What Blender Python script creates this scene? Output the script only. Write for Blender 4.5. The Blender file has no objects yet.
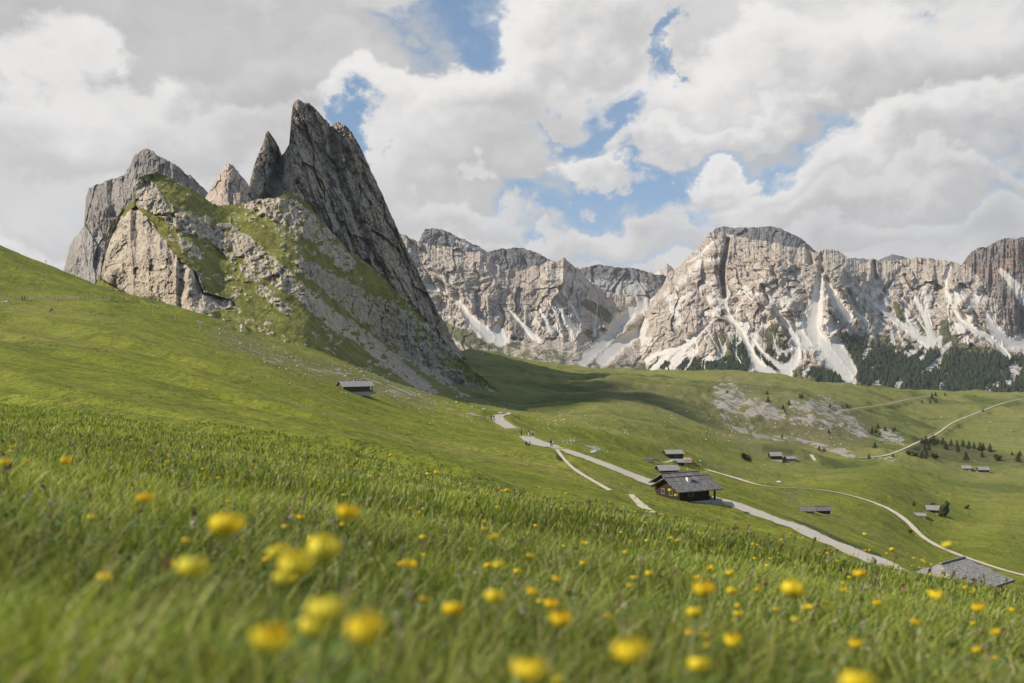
import bpy, bmesh, math, random
import numpy as np
from mathutils import Vector, Matrix
random.seed(7)
RNG = np.random.RandomState(11)
C = bpy.context.scene.collection
sc = bpy.context.scene
R = math.radians

# ------------------------------------------------------------------ camera, world, sun, exposure
F = 995.0; CX = 512.0; CY = 341.5
cd = bpy.data.cameras.new('camera'); cam = bpy.data.objects.new('camera', cd); C.objects.link(cam)
cd.sensor_width = 36; cd.lens = 36*F/1024; cd.clip_start = 0.05; cd.clip_end = 40000
cd.dof.use_dof = True; cd.dof.focus_distance = 130; cd.dof.aperture_fstop = 1.9
cam.location = (0, 0, 0); cam.rotation_euler = (R(90), 0, 0)
sc.camera = cam
sc.view_settings.view_transform = 'Standard'; sc.view_settings.look = 'None'
sc.view_settings.exposure = 0; sc.view_settings.gamma = 1
sc.render.resolution_x = 1024; sc.render.resolution_y = 683
sc.cycles.volume_bounces = 0; sc.cycles.max_bounces = 6; sc.cycles.transparent_max_bounces = 8

HAZE = 2.8e-5
SUN = Vector((-0.72, -0.20, 0.66)).normalized()
sun_el = math.asin(SUN.z); sun_az = math.atan2(SUN.x, SUN.y)
sd = bpy.data.lights.new('sun', 'SUN'); sun = bpy.data.objects.new('sun', sd); C.objects.link(sun)
sd.energy = 5.0; sd.angle = R(0.6); sd.color = (1.0, 0.92, 0.80)
sun.rotation_euler = SUN.to_track_quat('Z', 'Y').to_euler()

class NT:
    def __init__(s, tree): s.t = tree; s.n = tree.nodes; s.l = tree.links
    def node(s, typ, **kw):
        n = s.n.new(typ)
        for k, v in kw.items(): setattr(n, k, v)
        return n
    def put(s, sock, v):
        if hasattr(v, 'links') or isinstance(v, bpy.types.NodeSocket): s.l.new(v, sock)
        else: sock.default_value = v
    def math(s, op, a, b=0.0, c=0.0, clamp=False):
        n = s.node('ShaderNodeMath', operation=op, use_clamp=clamp)
        s.put(n.inputs[0], a); s.put(n.inputs[1], b); s.put(n.inputs[2], c)
        return n.outputs[0]
    def vmath(s, op, a, b=(0, 0, 0)):
        n = s.node('ShaderNodeVectorMath', operation=op); s.put(n.inputs[0], a); s.put(n.inputs[1], b)
        return n.outputs[0]
    def noise(s, vec, scale, detail=4, rough=.55, dist=0.0, norm=True):
        n = s.node('ShaderNodeTexNoise'); n.normalize = norm
        s.put(n.inputs['Vector'], vec); s.put(n.inputs['Scale'], scale)
        n.inputs['Detail'].default_value = detail; n.inputs['Roughness'].default_value = rough
        n.inputs['Distortion'].default_value = dist
        return n.outputs[0]
    def rng(s, v, a, b, c=0.0, d=1.0, smooth=True):
        n = s.node('ShaderNodeMapRange'); n.interpolation_type = 'SMOOTHSTEP' if smooth else 'LINEAR'
        s.put(n.inputs[0], v); n.inputs[1].default_value = a; n.inputs[2].default_value = b
        n.inputs[3].default_value = c; n.inputs[4].default_value = d
        return n.outputs[0]
    def mix(s, f, a, b, blend='MIX'):
        n = s.node('ShaderNodeMix', data_type='RGBA', blend_type=blend)
        s.put(n.inputs[0], f)
        s.put(n.inputs[6], a if not isinstance(a, tuple) else (*a[:3], 1)); s.put(n.inputs[7], b if not isinstance(b, tuple) else (*b[:3], 1))
        return n.outputs[2]
    def scale(s, vec, sx, sy, sz):
        return s.vmath('MULTIPLY', vec, (sx, sy, sz))

world = bpy.data.worlds.new('World'); sc.world = world; world.use_nodes = True
wt = NT(world.node_tree); world.node_tree.nodes.clear()
sky = wt.node('ShaderNodeTexSky', sky_type='NISHITA'); sky.sun_disc = False
sky.sun_elevation = sun_el; sky.sun_rotation = sun_az; sky.air_density = 1.0; sky.dust_density = 1.4; sky.altitude = 2300
tc = wt.node('ShaderNodeTexCoord')
D = wt.vmath('NORMALIZE', tc.outputs['Generated'])
sep = wt.node('ShaderNodeSeparateXYZ'); wt.l.new(D, sep.inputs[0])
dx, dy, dz = sep.outputs
zz = wt.math('MAXIMUM', dz, 0.0)
inv = wt.math('DIVIDE', 1.0, wt.math('ADD', zz, 0.21))
comb = wt.node('ShaderNodeCombineXYZ')
wt.l.new(wt.math('MULTIPLY', dx, inv), comb.inputs[0]); wt.l.new(wt.math('MULTIPLY', dy, inv), comb.inputs[1])
P = comb.outputs[0]
az = wt.math('ARCTAN2', dx, dy); el = wt.math('ARCSINE', dz)
SV = wt.node('ShaderNodeCombineXYZ')
wt.l.new(az, SV.inputs[0]); wt.l.new(wt.math('MULTIPLY', el, 1.5), SV.inputs[1])
V2 = wt.vmath('ADD', wt.vmath('MULTIPLY', P, (.10, .04, 0)), wt.vmath('MULTIPLY', SV.outputs[0], (2.1, 2.1, 0)))
# ragged edges: the sky coordinates are warped by two scales of noise before any cloud is laid out
def warp(scale, detail, rough, amp, off):
    n = wt.node('ShaderNodeTexNoise'); wt.l.new(wt.vmath('ADD', V2, off), n.inputs['Vector']); n.inputs['Scale'].default_value = scale
    n.inputs['Detail'].default_value = detail; n.inputs['Roughness'].default_value = rough
    return wt.vmath('MULTIPLY', wt.vmath('SUBTRACT', n.outputs['Color'], (.5, .5, .5)), (amp, amp*.8, 0))
WV = wt.vmath('ADD', warp(3.2, 6, .57, .32, (0, 0, 0)), warp(16.0, 3, .5, .022, (5, 3, 0)))
wsep = wt.node('ShaderNodeSeparateXYZ'); wt.l.new(WV, wsep.inputs[0])
azw = wt.math('ADD', az, wsep.outputs[0]); elw = wt.math('ADD', el, wsep.outputs[1])
def sky_uv(px, py, sx, sy, rot):
    a0 = math.atan2(px-CX, F); e0 = math.atan2(CY-py, math.hypot(F, px-CX)); c, s_ = math.cos(rot), math.sin(rot)
    a = wt.math('SUBTRACT', azw, a0); e = wt.math('SUBTRACT', elw, e0)
    u = wt.math('MULTIPLY', wt.math('ADD', wt.math('MULTIPLY', a, c), wt.math('MULTIPLY', e, s_)), F/sx)
    v = wt.math('MULTIPLY', wt.math('SUBTRACT', wt.math('MULTIPLY', e, c), wt.math('MULTIPLY', a, s_)), F/sy)
    return u, v, wt.math('SQRT', wt.math('ADD', wt.math('MULTIPLY', u, u), wt.math('MULTIPLY', v, v)))
# general deck of cloud with broken blue, more open overhead and behind
n1 = wt.noise(V2, 2.6, 10, .60, .15)
deck = wt.math('SUBTRACT', wt.math('SUBTRACT', wt.math('ADD', wt.math('MULTIPLY', wt.math('SUBTRACT', n1, .5), 3.6), .70), wt.rng(dy, .45, -.2, 0, .75)), wt.rng(el, .50, .9, 0, .6))
cover = wt.rng(deck, .0, .40)
nd = wt.noise(V2, 7.0, 7, .6, .3); nb = wt.noise(wt.vmath('ADD', V2, (3.1, 7.7, 0)), 2.0, 5, .55, .3)
tone = wt.math('ADD', .60, wt.math('MULTIPLY', wt.math('SUBTRACT', nb, .5), 1.3))
# breaks in the deck, given as directions in the sky
for (px, py, sx, sy, rot, k) in [(372, 118, 24, 40, .6, 1), (455, 2, 80, 24, .05, .9), (600, 188, 105, 30, .22, 1), (655, 158, 70, 26, .35, 1), (752, 144, 60, 20, .1, 1), (600, 112, 62, 24, .5, .9),
                                  (668, 38, 60, 12, .95, .9), (545, 132, 30, 9, .3, .7), (975, 232, 90, 8, 0, .8), (350, 84, 60, 9, -.3, .6), (990, 150, 40, 7, 0, .5), (420, 258, 60, 9, .1, .5), (650, 262, 90, 10, 0, .5)]:
    u, v, r = sky_uv(px, py, sx, sy, rot)
    cover = wt.math('MULTIPLY', cover, wt.math('SUBTRACT', 1.0, wt.rng(r, 1.25, .55, 0, k)))
# heaped clouds from back to front: sunlit heads, grey flat bases
for (px, py, sx, sy, rot, top, base) in [(820, 246, 260, 20, 0, .62, .40), (560, 240, 160, 22, 0, .72, .45), (40, 236, 90, 34, 0, .95, .55), (230, 205, 260, 40, 0, .62, .38), (150, 30, 300, 62, .03, .42, .34), (150, 112, 230, 52, .05, .86, .40),
                                         (300, 62, 120, 40, .1, .50, .34), (420, 70, 80, 34, .2, .95, .60), (455, 150, 95, 70, .1, .85, .36), (530, 60, 120, 62, .35, 1.0, .42), (590, 166, 56, 22, .05, .98, .55), (470, 215, 90, 24, 0, .7, .42),
                                         (800, 70, 230, 62, .10, .98, .34), (700, 118, 110, 22, .12, .92, .52), (960, 60, 130, 60, 0, .80, .36), (722, 172, 56, 28, .1, 1.0, .50), (800, 196, 80, 22, .05, .90, .44), (920, 150, 150, 40, .12, .95, .40), (860, 205, 170, 24, .03, .72, .38)]:
    u, v, r = sky_uv(px, py, sx, sy, rot)
    m_ = wt.rng(r, 1.16, .74)
    t_ = wt.rng(wt.math('ADD', v, wt.math('MULTIPLY', u, -.25)), -.75, .65, base, top)
    tone = wt.math('ADD', wt.math('MULTIPLY', tone, wt.math('SUBTRACT', 1.0, m_)), wt.math('MULTIPLY', t_, m_))
    cover = wt.math('MAXIMUM', cover, wt.math('MULTIPLY', m_, .96))
for (px, py, sx, sy, rot, k) in [(374, 118, 17, 34, -.5, 1), (604, 108, 46, 15, .5, .9), (470, 8, 44, 14, 0, .7)]:
    u, v, r = sky_uv(px, py, sx, sy, rot)
    cover = wt.math('MULTIPLY', cover, wt.math('SUBTRACT', 1.0, wt.rng(r, 1.3, .6, 0, k)))
tone = wt.math('ADD', tone, wt.math('MULTIPLY', wt.math('SUBTRACT', nd, .5), .42))
cloud = cover
shade = wt.rng(tone, 0.12, 1.0, smooth=False)
ccol = wt.mix(shade, (3.9, 3.85, 3.85), (9.3, 9.05, 8.75))
skycol = wt.mix(1.0, wt.mix(.35, sky.outputs[0], (3.0, 4.7, 6.8)), (.80, .95, 1.05), 'MULTIPLY')
col = wt.mix(wt.math('MULTIPLY', cloud, .97), skycol, ccol)
bg = wt.node('ShaderNodeBackground'); wt.l.new(col, bg.inputs[0]); bg.inputs[1].default_value = 0.10
wo = wt.node('ShaderNodeOutputWorld'); wt.l.new(bg.outputs[0], wo.inputs[0])

# ------------------------------------------------------------------ helpers
def tag(o, label=None, cat=None, group=None, kind=None):
    if label: o['label'] = label
    if cat: o['category'] = cat
    if group: o['group'] = group
    if kind: o['kind'] = kind
    return o
def mesh_np(name, verts, faces, mat, smooth=True, parent=None, attrs=None):
    """verts (n,3), faces (m,k) numpy"""
    me = bpy.data.meshes.new(name); n = len(verts); m, k = faces.shape
    me.vertices.add(n); me.vertices.foreach_set('co', np.ascontiguousarray(verts, dtype=np.float32).ravel())
    me.loops.add(m*k); me.loops.foreach_set('vertex_index', np.ascontiguousarray(faces, dtype=np.int32).ravel())
    me.polygons.add(m); me.polygons.foreach_set('loop_start', np.arange(0, m*k, k, dtype=np.int32))
    me.polygons.foreach_set('loop_total', np.full(m, k, dtype=np.int32))
    if smooth: me.polygons.foreach_set('use_smooth', np.ones(m, dtype=bool))
    for an, av in (attrs or {}).items():
        a = me.attributes.new(an, 'FLOAT_COLOR', 'POINT')
        a.data.foreach_set('color', np.ascontiguousarray(av, dtype=np.float32).ravel())
    me.update(calc_edges=True); me.materials.append(mat)
    o = bpy.data.objects.new(name, me); C.objects.link(o)
    if parent is not None: o.parent = parent
    return o
def grid_faces(nr, nc):
    i = np.arange(nr*nc).reshape(nr, nc)
    return np.stack([i[:-1, :-1], i[:-1, 1:], i[1:, 1:], i[1:, :-1]], -1).reshape(-1, 4)
def obj(name, bm, mat, parent=None, smooth=False):
    bmesh.ops.recalc_face_normals(bm, faces=bm.faces)
    me = bpy.data.meshes.new(name); bm.to_mesh(me); bm.free()
    for m in (mat if isinstance(mat, (list, tuple)) else [mat]): me.materials.append(m)
    if smooth: me.polygons.foreach_set('use_smooth', [True]*len(me.polygons))
    o = bpy.data.objects.new(name, me); C.objects.link(o)
    if parent is not None: o.parent = parent
    return o
def empty(name, loc, rz=0.0, scale=1.0):
    o = bpy.data.objects.new(name, None); C.objects.link(o); o.location = loc; o.rotation_euler = (0, 0, rz)
    o.scale = (scale,)*3; o.empty_display_size = .3
    return o
def copy_tree(o, parent=None):
    c = o.copy(); C.objects.link(c)
    if parent is not None: c.parent = parent
    for ch in list(o.children): copy_tree(ch, c)
    return c
def box(bm, x0, x1, y0, y1, z0, z1):
    vs = [bm.verts.new(p) for p in [(x0, y0, z0), (x1, y0, z0), (x1, y1, z0), (x0, y1, z0), (x0, y0, z1), (x1, y0, z1), (x1, y1, z1), (x0, y1, z1)]]
    for f in [(0, 3, 2, 1), (4, 5, 6, 7), (0, 1, 5, 4), (1, 2, 6, 5), (2, 3, 7, 6), (3, 0, 4, 7)]: bm.faces.new([vs[i] for i in f])
    return vs
TAB = RNG.rand(512, 512)
def vn(x, y, seed=0):
    x = x+seed*17.31; y = y+seed*9.73
    xi = np.floor(x).astype(np.int64); yi = np.floor(y).astype(np.int64); fx = x-xi; fy = y-yi
    fx = fx*fx*fx*(fx*(fx*6-15)+10); fy = fy*fy*fy*(fy*(fy*6-15)+10)
    a = TAB[xi & 511, yi & 511]; b = TAB[(xi+1) & 511, yi & 511]; c = TAB[xi & 511, (yi+1) & 511]; d = TAB[(xi+1) & 511, (yi+1) & 511]
    return (a+(b-a)*fx)*(1-fy)+(c+(d-c)*fx)*fy
def fbm(x, y, oc=5, seed=0, gain=.5, lac=2.03):
    s = 0; a = 1; t = 0
    for i in range(oc):
        s = s+a*vn(x, y, seed+i*3); t += a; a *= gain
        x, y = (x*.8-y*.6)*lac, (x*.6+y*.8)*lac
    return s/t
def ridged(x, y, oc=5, seed=0, gain=.55, lac=2.1, rot=True):
    s = 0; a = 1; t = 0
    for i in range(oc):
        n = 1-np.abs(2*vn(x, y, seed+i*5)-1); s = s+a*n*n; t += a; a *= gain
        if rot: x, y = (x*.94-y*.34)*lac, (x*.34+y*.94)*lac
        else: x, y = x*lac+3.7, y*lac+1.3
    return s/t
def blocks(x, y, seed=0):
    """broken blocks: each cell a tilted facet at its own height, with a notch along the joints"""
    xi = np.floor(x).astype(np.int64); yi = np.floor(y).astype(np.int64); f1 = np.full(x.shape, 9.0); f2 = np.full(x.shape, 9.0); val = np.zeros(x.shape)
    for a in (-1, 0, 1):
        for b in (-1, 0, 1):
            cx, cy = xi+a, yi+b; i, j = (cx*7+seed*31) & 511, (cy*13+seed*57) & 511
            px = cx+TAB[i, j]; py = cy+TAB[j, i]; d = np.hypot(x-px, y-py)
            h = TAB[(i+91) & 511, (j+37) & 511]+(x-px)*(TAB[(i+17) & 511, j]-.5)*1.3+(y-py)*(TAB[i, (j+29) & 511]-.5)*1.3
            c = d < f1; f2 = np.where(c, f1, np.minimum(f2, d)); val = np.where(c, h, val); f1 = np.minimum(f1, d)
    return val-.07*ss(.25, 0, f2-f1)
def ss(a, b, x): t = np.clip((x-a)/(b-a), 0, 1); return t*t*(3-2*t)
def line_d(PX, PY, pts):
    """distance in picture-angle units to a polyline, with widths: pts (x,y,w); returns d/w"""
    best = np.full(PX.shape, 1e9)
    for (x0, y0, w0), (x1, y1, w1) in zip(pts[:-1], pts[1:]):
        vx, vy = x1-x0, y1-y0; t = np.clip(((PX-x0)*vx+(PY-y0)*vy)/(vx*vx+vy*vy+1e-9), 0, 1)
        d = np.hypot(PX-x0-t*vx, PY-y0-t*vy)/(w0+(w1-w0)*t)
        best = np.minimum(best, d)
    return best
def in_poly(PX, PY, pts):
    ins = np.zeros(PX.shape, bool); n = len(pts)
    for i in range(n):
        x0, y0 = pts[i]; x1, y1 = pts[(i+1) % n]
        if y0 == y1: continue
        ins ^= ((y0 > PY) != (y1 > PY)) & (PX < (x1-x0)*(PY-y0)/(y1-y0)+x0)
    return ins
def smooth_curve(pts, xs, sig=0):
    p = np.array(pts, float); y = np.interp(xs, p[:, 0], p[:, 1])
    if sig > 0:
        k = np.exp(-.5*(np.arange(-3*sig, 3*sig+1)/sig)**2); k /= k.sum()
        y = np.convolve(np.pad(y, 3*sig, mode='edge'), k, 'valid')
    return y
def gauss2(A, s, axis):
    k = np.exp(-.5*(np.arange(-int(3*s), int(3*s)+1)/s)**2); k /= k.sum(); r = len(k)//2
    pad = [(0, 0), (0, 0)]; pad[axis] = (r, r)
    B = np.pad(A, pad, mode='edge')
    return np.apply_along_axis(lambda v: np.convolve(v, k, 'valid'), axis, B)

# ------------------------------------------------------------------ materials
def new_mat(name):
    m = bpy.data.materials.new(name); m.use_nodes = True; m.node_tree.nodes.clear()
    t = NT(m.node_tree); out = t.node('ShaderNodeOutputMaterial'); b = t.node('ShaderNodeBsdfPrincipled')
    b.inputs['Roughness'].default_value = .9; b.inputs['Specular IOR Level'].default_value = .15
    t.l.new(b.outputs[0], out.inputs[0]); t.b = b; t.out = out
    g = t.node('ShaderNodeNewGeometry'); t.pos = g.outputs['Position']; t.nrm = g.outputs['Normal']; t.geo = g
    return m, t
def bump(t, h, strength, dist, prev=None):
    n = t.node('ShaderNodeBump'); t.put(n.inputs['Strength'], strength); n.inputs['Distance'].default_value = dist
    t.l.new(h, n.inputs['Height'])
    if prev is not None: t.l.new(prev, n.inputs['Normal'])
    return n.outputs[0]
def flat_mat(name, col, var=.25, scale=3.0, rough=.85, bmp=0.0):
    m, t = new_mat(name); n = t.noise(t.node('ShaderNodeTexCoord').outputs['Object'], scale, 5, .6)
    c1 = tuple(c*(1-var) for c in col); c2 = tuple(c*(1+var) for c in col)
    t.l.new(t.mix(n, c1, c2), t.b.inputs['Base Color']); t.b.inputs['Roughness'].default_value = rough
    if bmp: t.l.new(bump(t, n, .6, bmp), t.b.inputs['Normal'])
    return m

G_LUSH1 = (.235, .250, .024); G_LUSH2 = (.165, .190, .018); G_DRY = (.27, .25, .06); G_FAR = (.150, .165, .045)
def grass_color(t, s=1.0):
    """layers of meadow colour in world metres: lush, dark tufts, dry strips, yellow bloom patches"""
    p = t.pos
    st = t.scale(p, .9, 1.0, 1.0)
    big = t.noise(st, .012, 5, .6, .3)
    mid = t.noise(st, .06, 5, .6, .2)
    fine = t.noise(p, .9, 5, .65)
    c = t.mix(t.rng(mid, .35, .65), G_LUSH2, G_LUSH1)
    c = t.mix(t.math('MULTIPLY', t.rng(big, .47, .66), .75), c, G_DRY)
    c = t.mix(t.rng(fine, .45, .68, 0, .50), c, (.050, .066, .010))
    c = t.mix(t.rng(t.noise(t.scale(p, .85, 1, 1), .13, 7, .7, .4), .50, .66, 0, .42), c, (.070, .085, .012))
    c = t.mix(t.rng(t.noise(p, .25, 6, .7), .55, .75, 0, .5), c, (.19, .20, .03))
    return c, fine, mid

# ground: attribute m = (rock, dry, dark, bloom)
MG, t = new_mat('meadow_ground')
gc, fine, mid = grass_color(t)
at = t.node('ShaderNodeAttribute', attribute_name='m'); sp = t.node('ShaderNodeSeparateColor'); t.l.new(at.outputs['Color'], sp.inputs[0])
dist = t.node('ShaderNodeVectorMath', operation='LENGTH'); t.l.new(t.pos, dist.inputs[0]); dlen = dist.outputs['Value']
far = t.rng(dlen, 250, 1100)
gc = t.mix(t.math('MULTIPLY', far, .62), gc, t.mix(t.noise(t.scale(t.pos, .5, 1, 1), .02, 6, .62), (.155, .170, .045), (.26, .235, .100)))
gc = t.mix(t.math('MULTIPLY', t.rng(t.noise(t.scale(t.pos, .6, 1, 1), .0085, 6, .62, .5), .50, .60), t.math('MULTIPLY', far, .7)), gc, (.070, .100, .018))
gc = t.mix(t.math('MULTIPLY', t.rng(t.noise(t.scale(t.pos, .5, 1, 1), .02, 7, .68, .8), .56, .66), t.math('MULTIPLY', far, .6)), gc, (.27, .225, .115))
gc = t.mix(sp.outputs[1], gc, (.185, .160, .075))
speck = t.noise(t.pos, .35, 6, .75)
gc = t.mix(t.math('MULTIPLY', t.rng(speck, .66, .74), t.rng(far, 0, .6, .0, .8)), gc, (.36, .33, .25))
gc = t.mix(t.math('MULTIPLY', at.outputs['Alpha'], t.rng(t.noise(t.pos, .8, 6, .8), .50, .62)), gc, (.55, .42, .02))
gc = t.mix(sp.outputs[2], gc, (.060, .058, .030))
rk = t.noise(t.pos, .10, 8, .68)
rmask = t.rng(t.math('ADD', sp.outputs[0], t.math('MULTIPLY', t.math('SUBTRACT', rk, .5), 2.2)), .42, .58)
rc = t.mix(t.noise(t.pos, .22, 7, .65), (.22, .19, .16), (.50, .45, .39))
gc = t.mix(t.math('MULTIPLY', rmask, t.rng(sp.outputs[0], .02, .2)), gc, rc)
t.l.new(gc, t.b.inputs['Base Color'])
b1 = bump(t, t.noise(t.pos, .6, 6, .7), .8, .7)
b2 = bump(t, t.noise(t.scale(t.pos, .8, 1, 1), .09, 7, .65, .3), .8, 4.5, b1)
t.l.new(b2, t.b.inputs['Normal'])

def rock_material(name, light, dark, veg, scree, warm=(.36, .27, .20), fs=1.0, warmamt=.35, str_ang=None):
    """attribute m = (scree, vegetation, dark rock and painted shade, shrubs); noise sizes in metres x fs"""
    m, t = new_mat(name)
    at = t.node('ShaderNodeAttribute', attribute_name='m'); sp = t.node('ShaderNodeSeparateColor'); t.l.new(at.outputs['Color'], sp.inputs[0])
    p = t.pos
    wv_ = t.noise(p, .02/fs, 4, .6)
    big = t.noise(p, .006/fs, 5, .6); med = t.noise(t.scale(p, 1, .7, 1), .03/fs, 8, .70, .5); finev = t.noise(t.scale(p, 1, .7, 1), .12/fs, 7, .72, .4)
    strat = t.noise(t.scale(p, .25, .25, 2.2), .035/fs, 6, .65)
    c = t.mix(t.rng(med, .3, .7), dark, light)
    c = t.mix(t.math('MULTIPLY', t.rng(big, .45, .65), warmamt), c, warm)
    c = t.mix(t.rng(strat, .52, .70, 0, .35), c, tuple(x*.55 for x in dark))
    c = t.mix(t.rng(finev, .52, .68, 0, .7), c, tuple(x*.42 for x in dark))
    c = t.mix(t.rng(med, .56, .66, 0, .5), c, tuple(x*.5 for x in dark))
    c = t.mix(t.rng(finev, .42, .22, 0, .35), c, tuple(min(x*1.25, .75) for x in light))
    nz = t.node('ShaderNodeTexNoise'); t.l.new(p, nz.inputs['Vector']); nz.inputs['Scale'].default_value = .05/fs; nz.inputs['Detail'].default_value = 5
    vd = t.vmath('ADD', t.scale(p, 1, .6, .62), t.vmath('MULTIPLY', nz.outputs['Color'], (26*fs, 26*fs, 26*fs)))
    v1 = t.node('ShaderNodeTexVoronoi', feature='DISTANCE_TO_EDGE'); t.l.new(vd, v1.inputs['Vector']); v1.inputs['Scale'].default_value = .030/fs
    v2 = t.node('ShaderNodeTexVoronoi', feature='F1'); t.l.new(vd, v2.inputs['Vector']); v2.inputs['Scale'].default_value = .075/fs
    crack = t.math('MULTIPLY', t.rng(v1.outputs['Distance'], .09, .0), t.rng(med, .38, .55))
    c = t.mix(t.math('MULTIPLY', crack, .28), c, tuple(x*.35 for x in dark))
    sepv = t.node('ShaderNodeSeparateColor'); t.l.new(v2.outputs['Color'], sepv.inputs[0])
    c = t.mix(t.rng(sepv.outputs[0], .3, 1.0, 0, .30), c, tuple(min(.8, x*1.22) for x in light))
    c = t.mix(t.rng(sepv.outputs[1], .6, 1.0, 0, .35), c, tuple(x*.8 for x in dark))
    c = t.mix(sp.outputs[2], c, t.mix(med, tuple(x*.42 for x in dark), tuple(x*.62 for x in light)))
    edge = t.math('MULTIPLY', t.math('SUBTRACT', t.noise(t.scale(p, 1, .3, 1), .035/fs, 8, .75, .4), .5), 2.0)
    sm = t.rng(t.math('ADD', sp.outputs[0], edge), .38, .62)
    sm = t.math('MULTIPLY', sm, t.rng(sp.outputs[0], .03, .2))
    c = t.mix(sm, c, t.mix(t.noise(p, .04/fs, 7, .65), tuple(x*.66 for x in scree), scree))
    vm = t.rng(t.math('ADD', sp.outputs[1], edge), .38, .60); vm = t.math('MULTIPLY', vm, t.rng(sp.outputs[1], .03, .2))
    vegc = t.mix(t.rng(finev, .35, .65), tuple(x*.55 for x in veg), veg)
    vegc = t.mix(t.rng(t.noise(p, .02/fs, 5, .6), .45, .65, 0, .7), vegc, tuple(x*1.3+.02 for x in veg))
    c = t.mix(vm, c, vegc)
    shm = t.rng(t.math('ADD', at.outputs['Alpha'], edge), .42, .56); shm = t.math('MULTIPLY', shm, t.rng(at.outputs['Alpha'], .03, .2))
    c = t.mix(shm, c, (.030, .040, .018))
    t.l.new(c, t.b.inputs['Base Color'])
    soft = t.math('MULTIPLY', t.math('SUBTRACT', 1.0, t.math('MULTIPLY', sm, .85)), t.math('SUBTRACT', 1.0, t.math('MULTIPLY', vm, .7)))
    b1 = bump(t, finev, t.math('MULTIPLY', soft, .6), 2.6*fs)
    b2 = bump(t, med, t.math('MULTIPLY', soft, .8), 14*fs, b1)
    b3 = bump(t, t.math('ADD', t.math('MULTIPLY', sepv.outputs[2], .6), t.rng(v1.outputs['Distance'], 0, .06, 0, .35)), t.math('MULTIPLY', soft, .7), 9*fs, b2)
    t.l.new(b3, t.b.inputs['Normal']); t.b.inputs['Roughness'].default_value = .95
    return m
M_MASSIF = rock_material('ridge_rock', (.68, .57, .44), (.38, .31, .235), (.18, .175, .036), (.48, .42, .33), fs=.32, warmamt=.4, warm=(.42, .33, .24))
M_FIN = rock_material('tower_rock', (.58, .475, .37), (.28, .228, .175), (.08, .085, .03), (.38, .33, .27), fs=.4, warm=(.36, .25, .17), warmamt=.6)
M_BACKL = rock_material('grey_rock', (.45, .395, .34), (.24, .21, .18), (.10, .11, .04), (.40, .37, .34), fs=.6, warmamt=.15)
M_PINK = rock_material('pale_rock', (.68, .54, .43), (.42, .33, .26), (.10, .11, .04), (.45, .40, .35), fs=.45, warmamt=.4)
M_FAR = rock_material('dolomite_rock', (.65, .555, .455), (.385, .315, .25), (.125, .125, .055), (.72, .665, .59), fs=1.0, warmamt=.30)
M_FARD = rock_material('dark_summit_rock', (.27, .255, .24), (.12, .12, .12), (.08, .08, .04), (.42, .40, .37), fs=1.2, warmamt=.1)
M_FARR = rock_material('red_cliff_rock', (.36, .30, .26), (.16, .145, .14), (.08, .08, .04), (.55, .51, .46), fs=1.1, warmamt=.7, warm=(.34, .20, .13))

# ------------------------------------------------------------------ a cumulus added out of view, high left, to shade the towers' foot
M_CLOUD, t = new_mat('cloud_white'); t.b.inputs['Base Color'].default_value = (.85, .85, .85, 1)
cbm = bmesh.new(); rgc = np.random.RandomState(5); cc = Vector((-50, 1010, 0))+SUN*3000
for k in range(64):
    a = rgc.rand()*6.283; f = rgc.rand()**.5; ex = Vector((SUN.y, -SUN.x, 0)).normalized(); ey = SUN.cross(ex).normalized()
    p = cc+ex*(math.cos(a)*f*175)+ey*(math.sin(a)*f*78)+SUN*rgc.uniform(-30, 30)
    bmesh.ops.create_icosphere(cbm, subdivisions=3, radius=rgc.uniform(26, 48)*(1.15-.4*f), matrix=Matrix.Translation(p))
for v in cbm.verts:
    v.co += v.co.normalized()*float(5*math.sin(v.co.x*.11)*math.cos(v.co.y*.13)+3*math.sin(v.co.z*.3))
cbm.verts.ensure_lookup_table()
cl_o = obj('shade_cloud', cbm, M_CLOUD, smooth=True); tag(cl_o, 'white cumulus cloud added out of view to shade the foot of the towers', 'cloud', kind='stuff')

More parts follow.
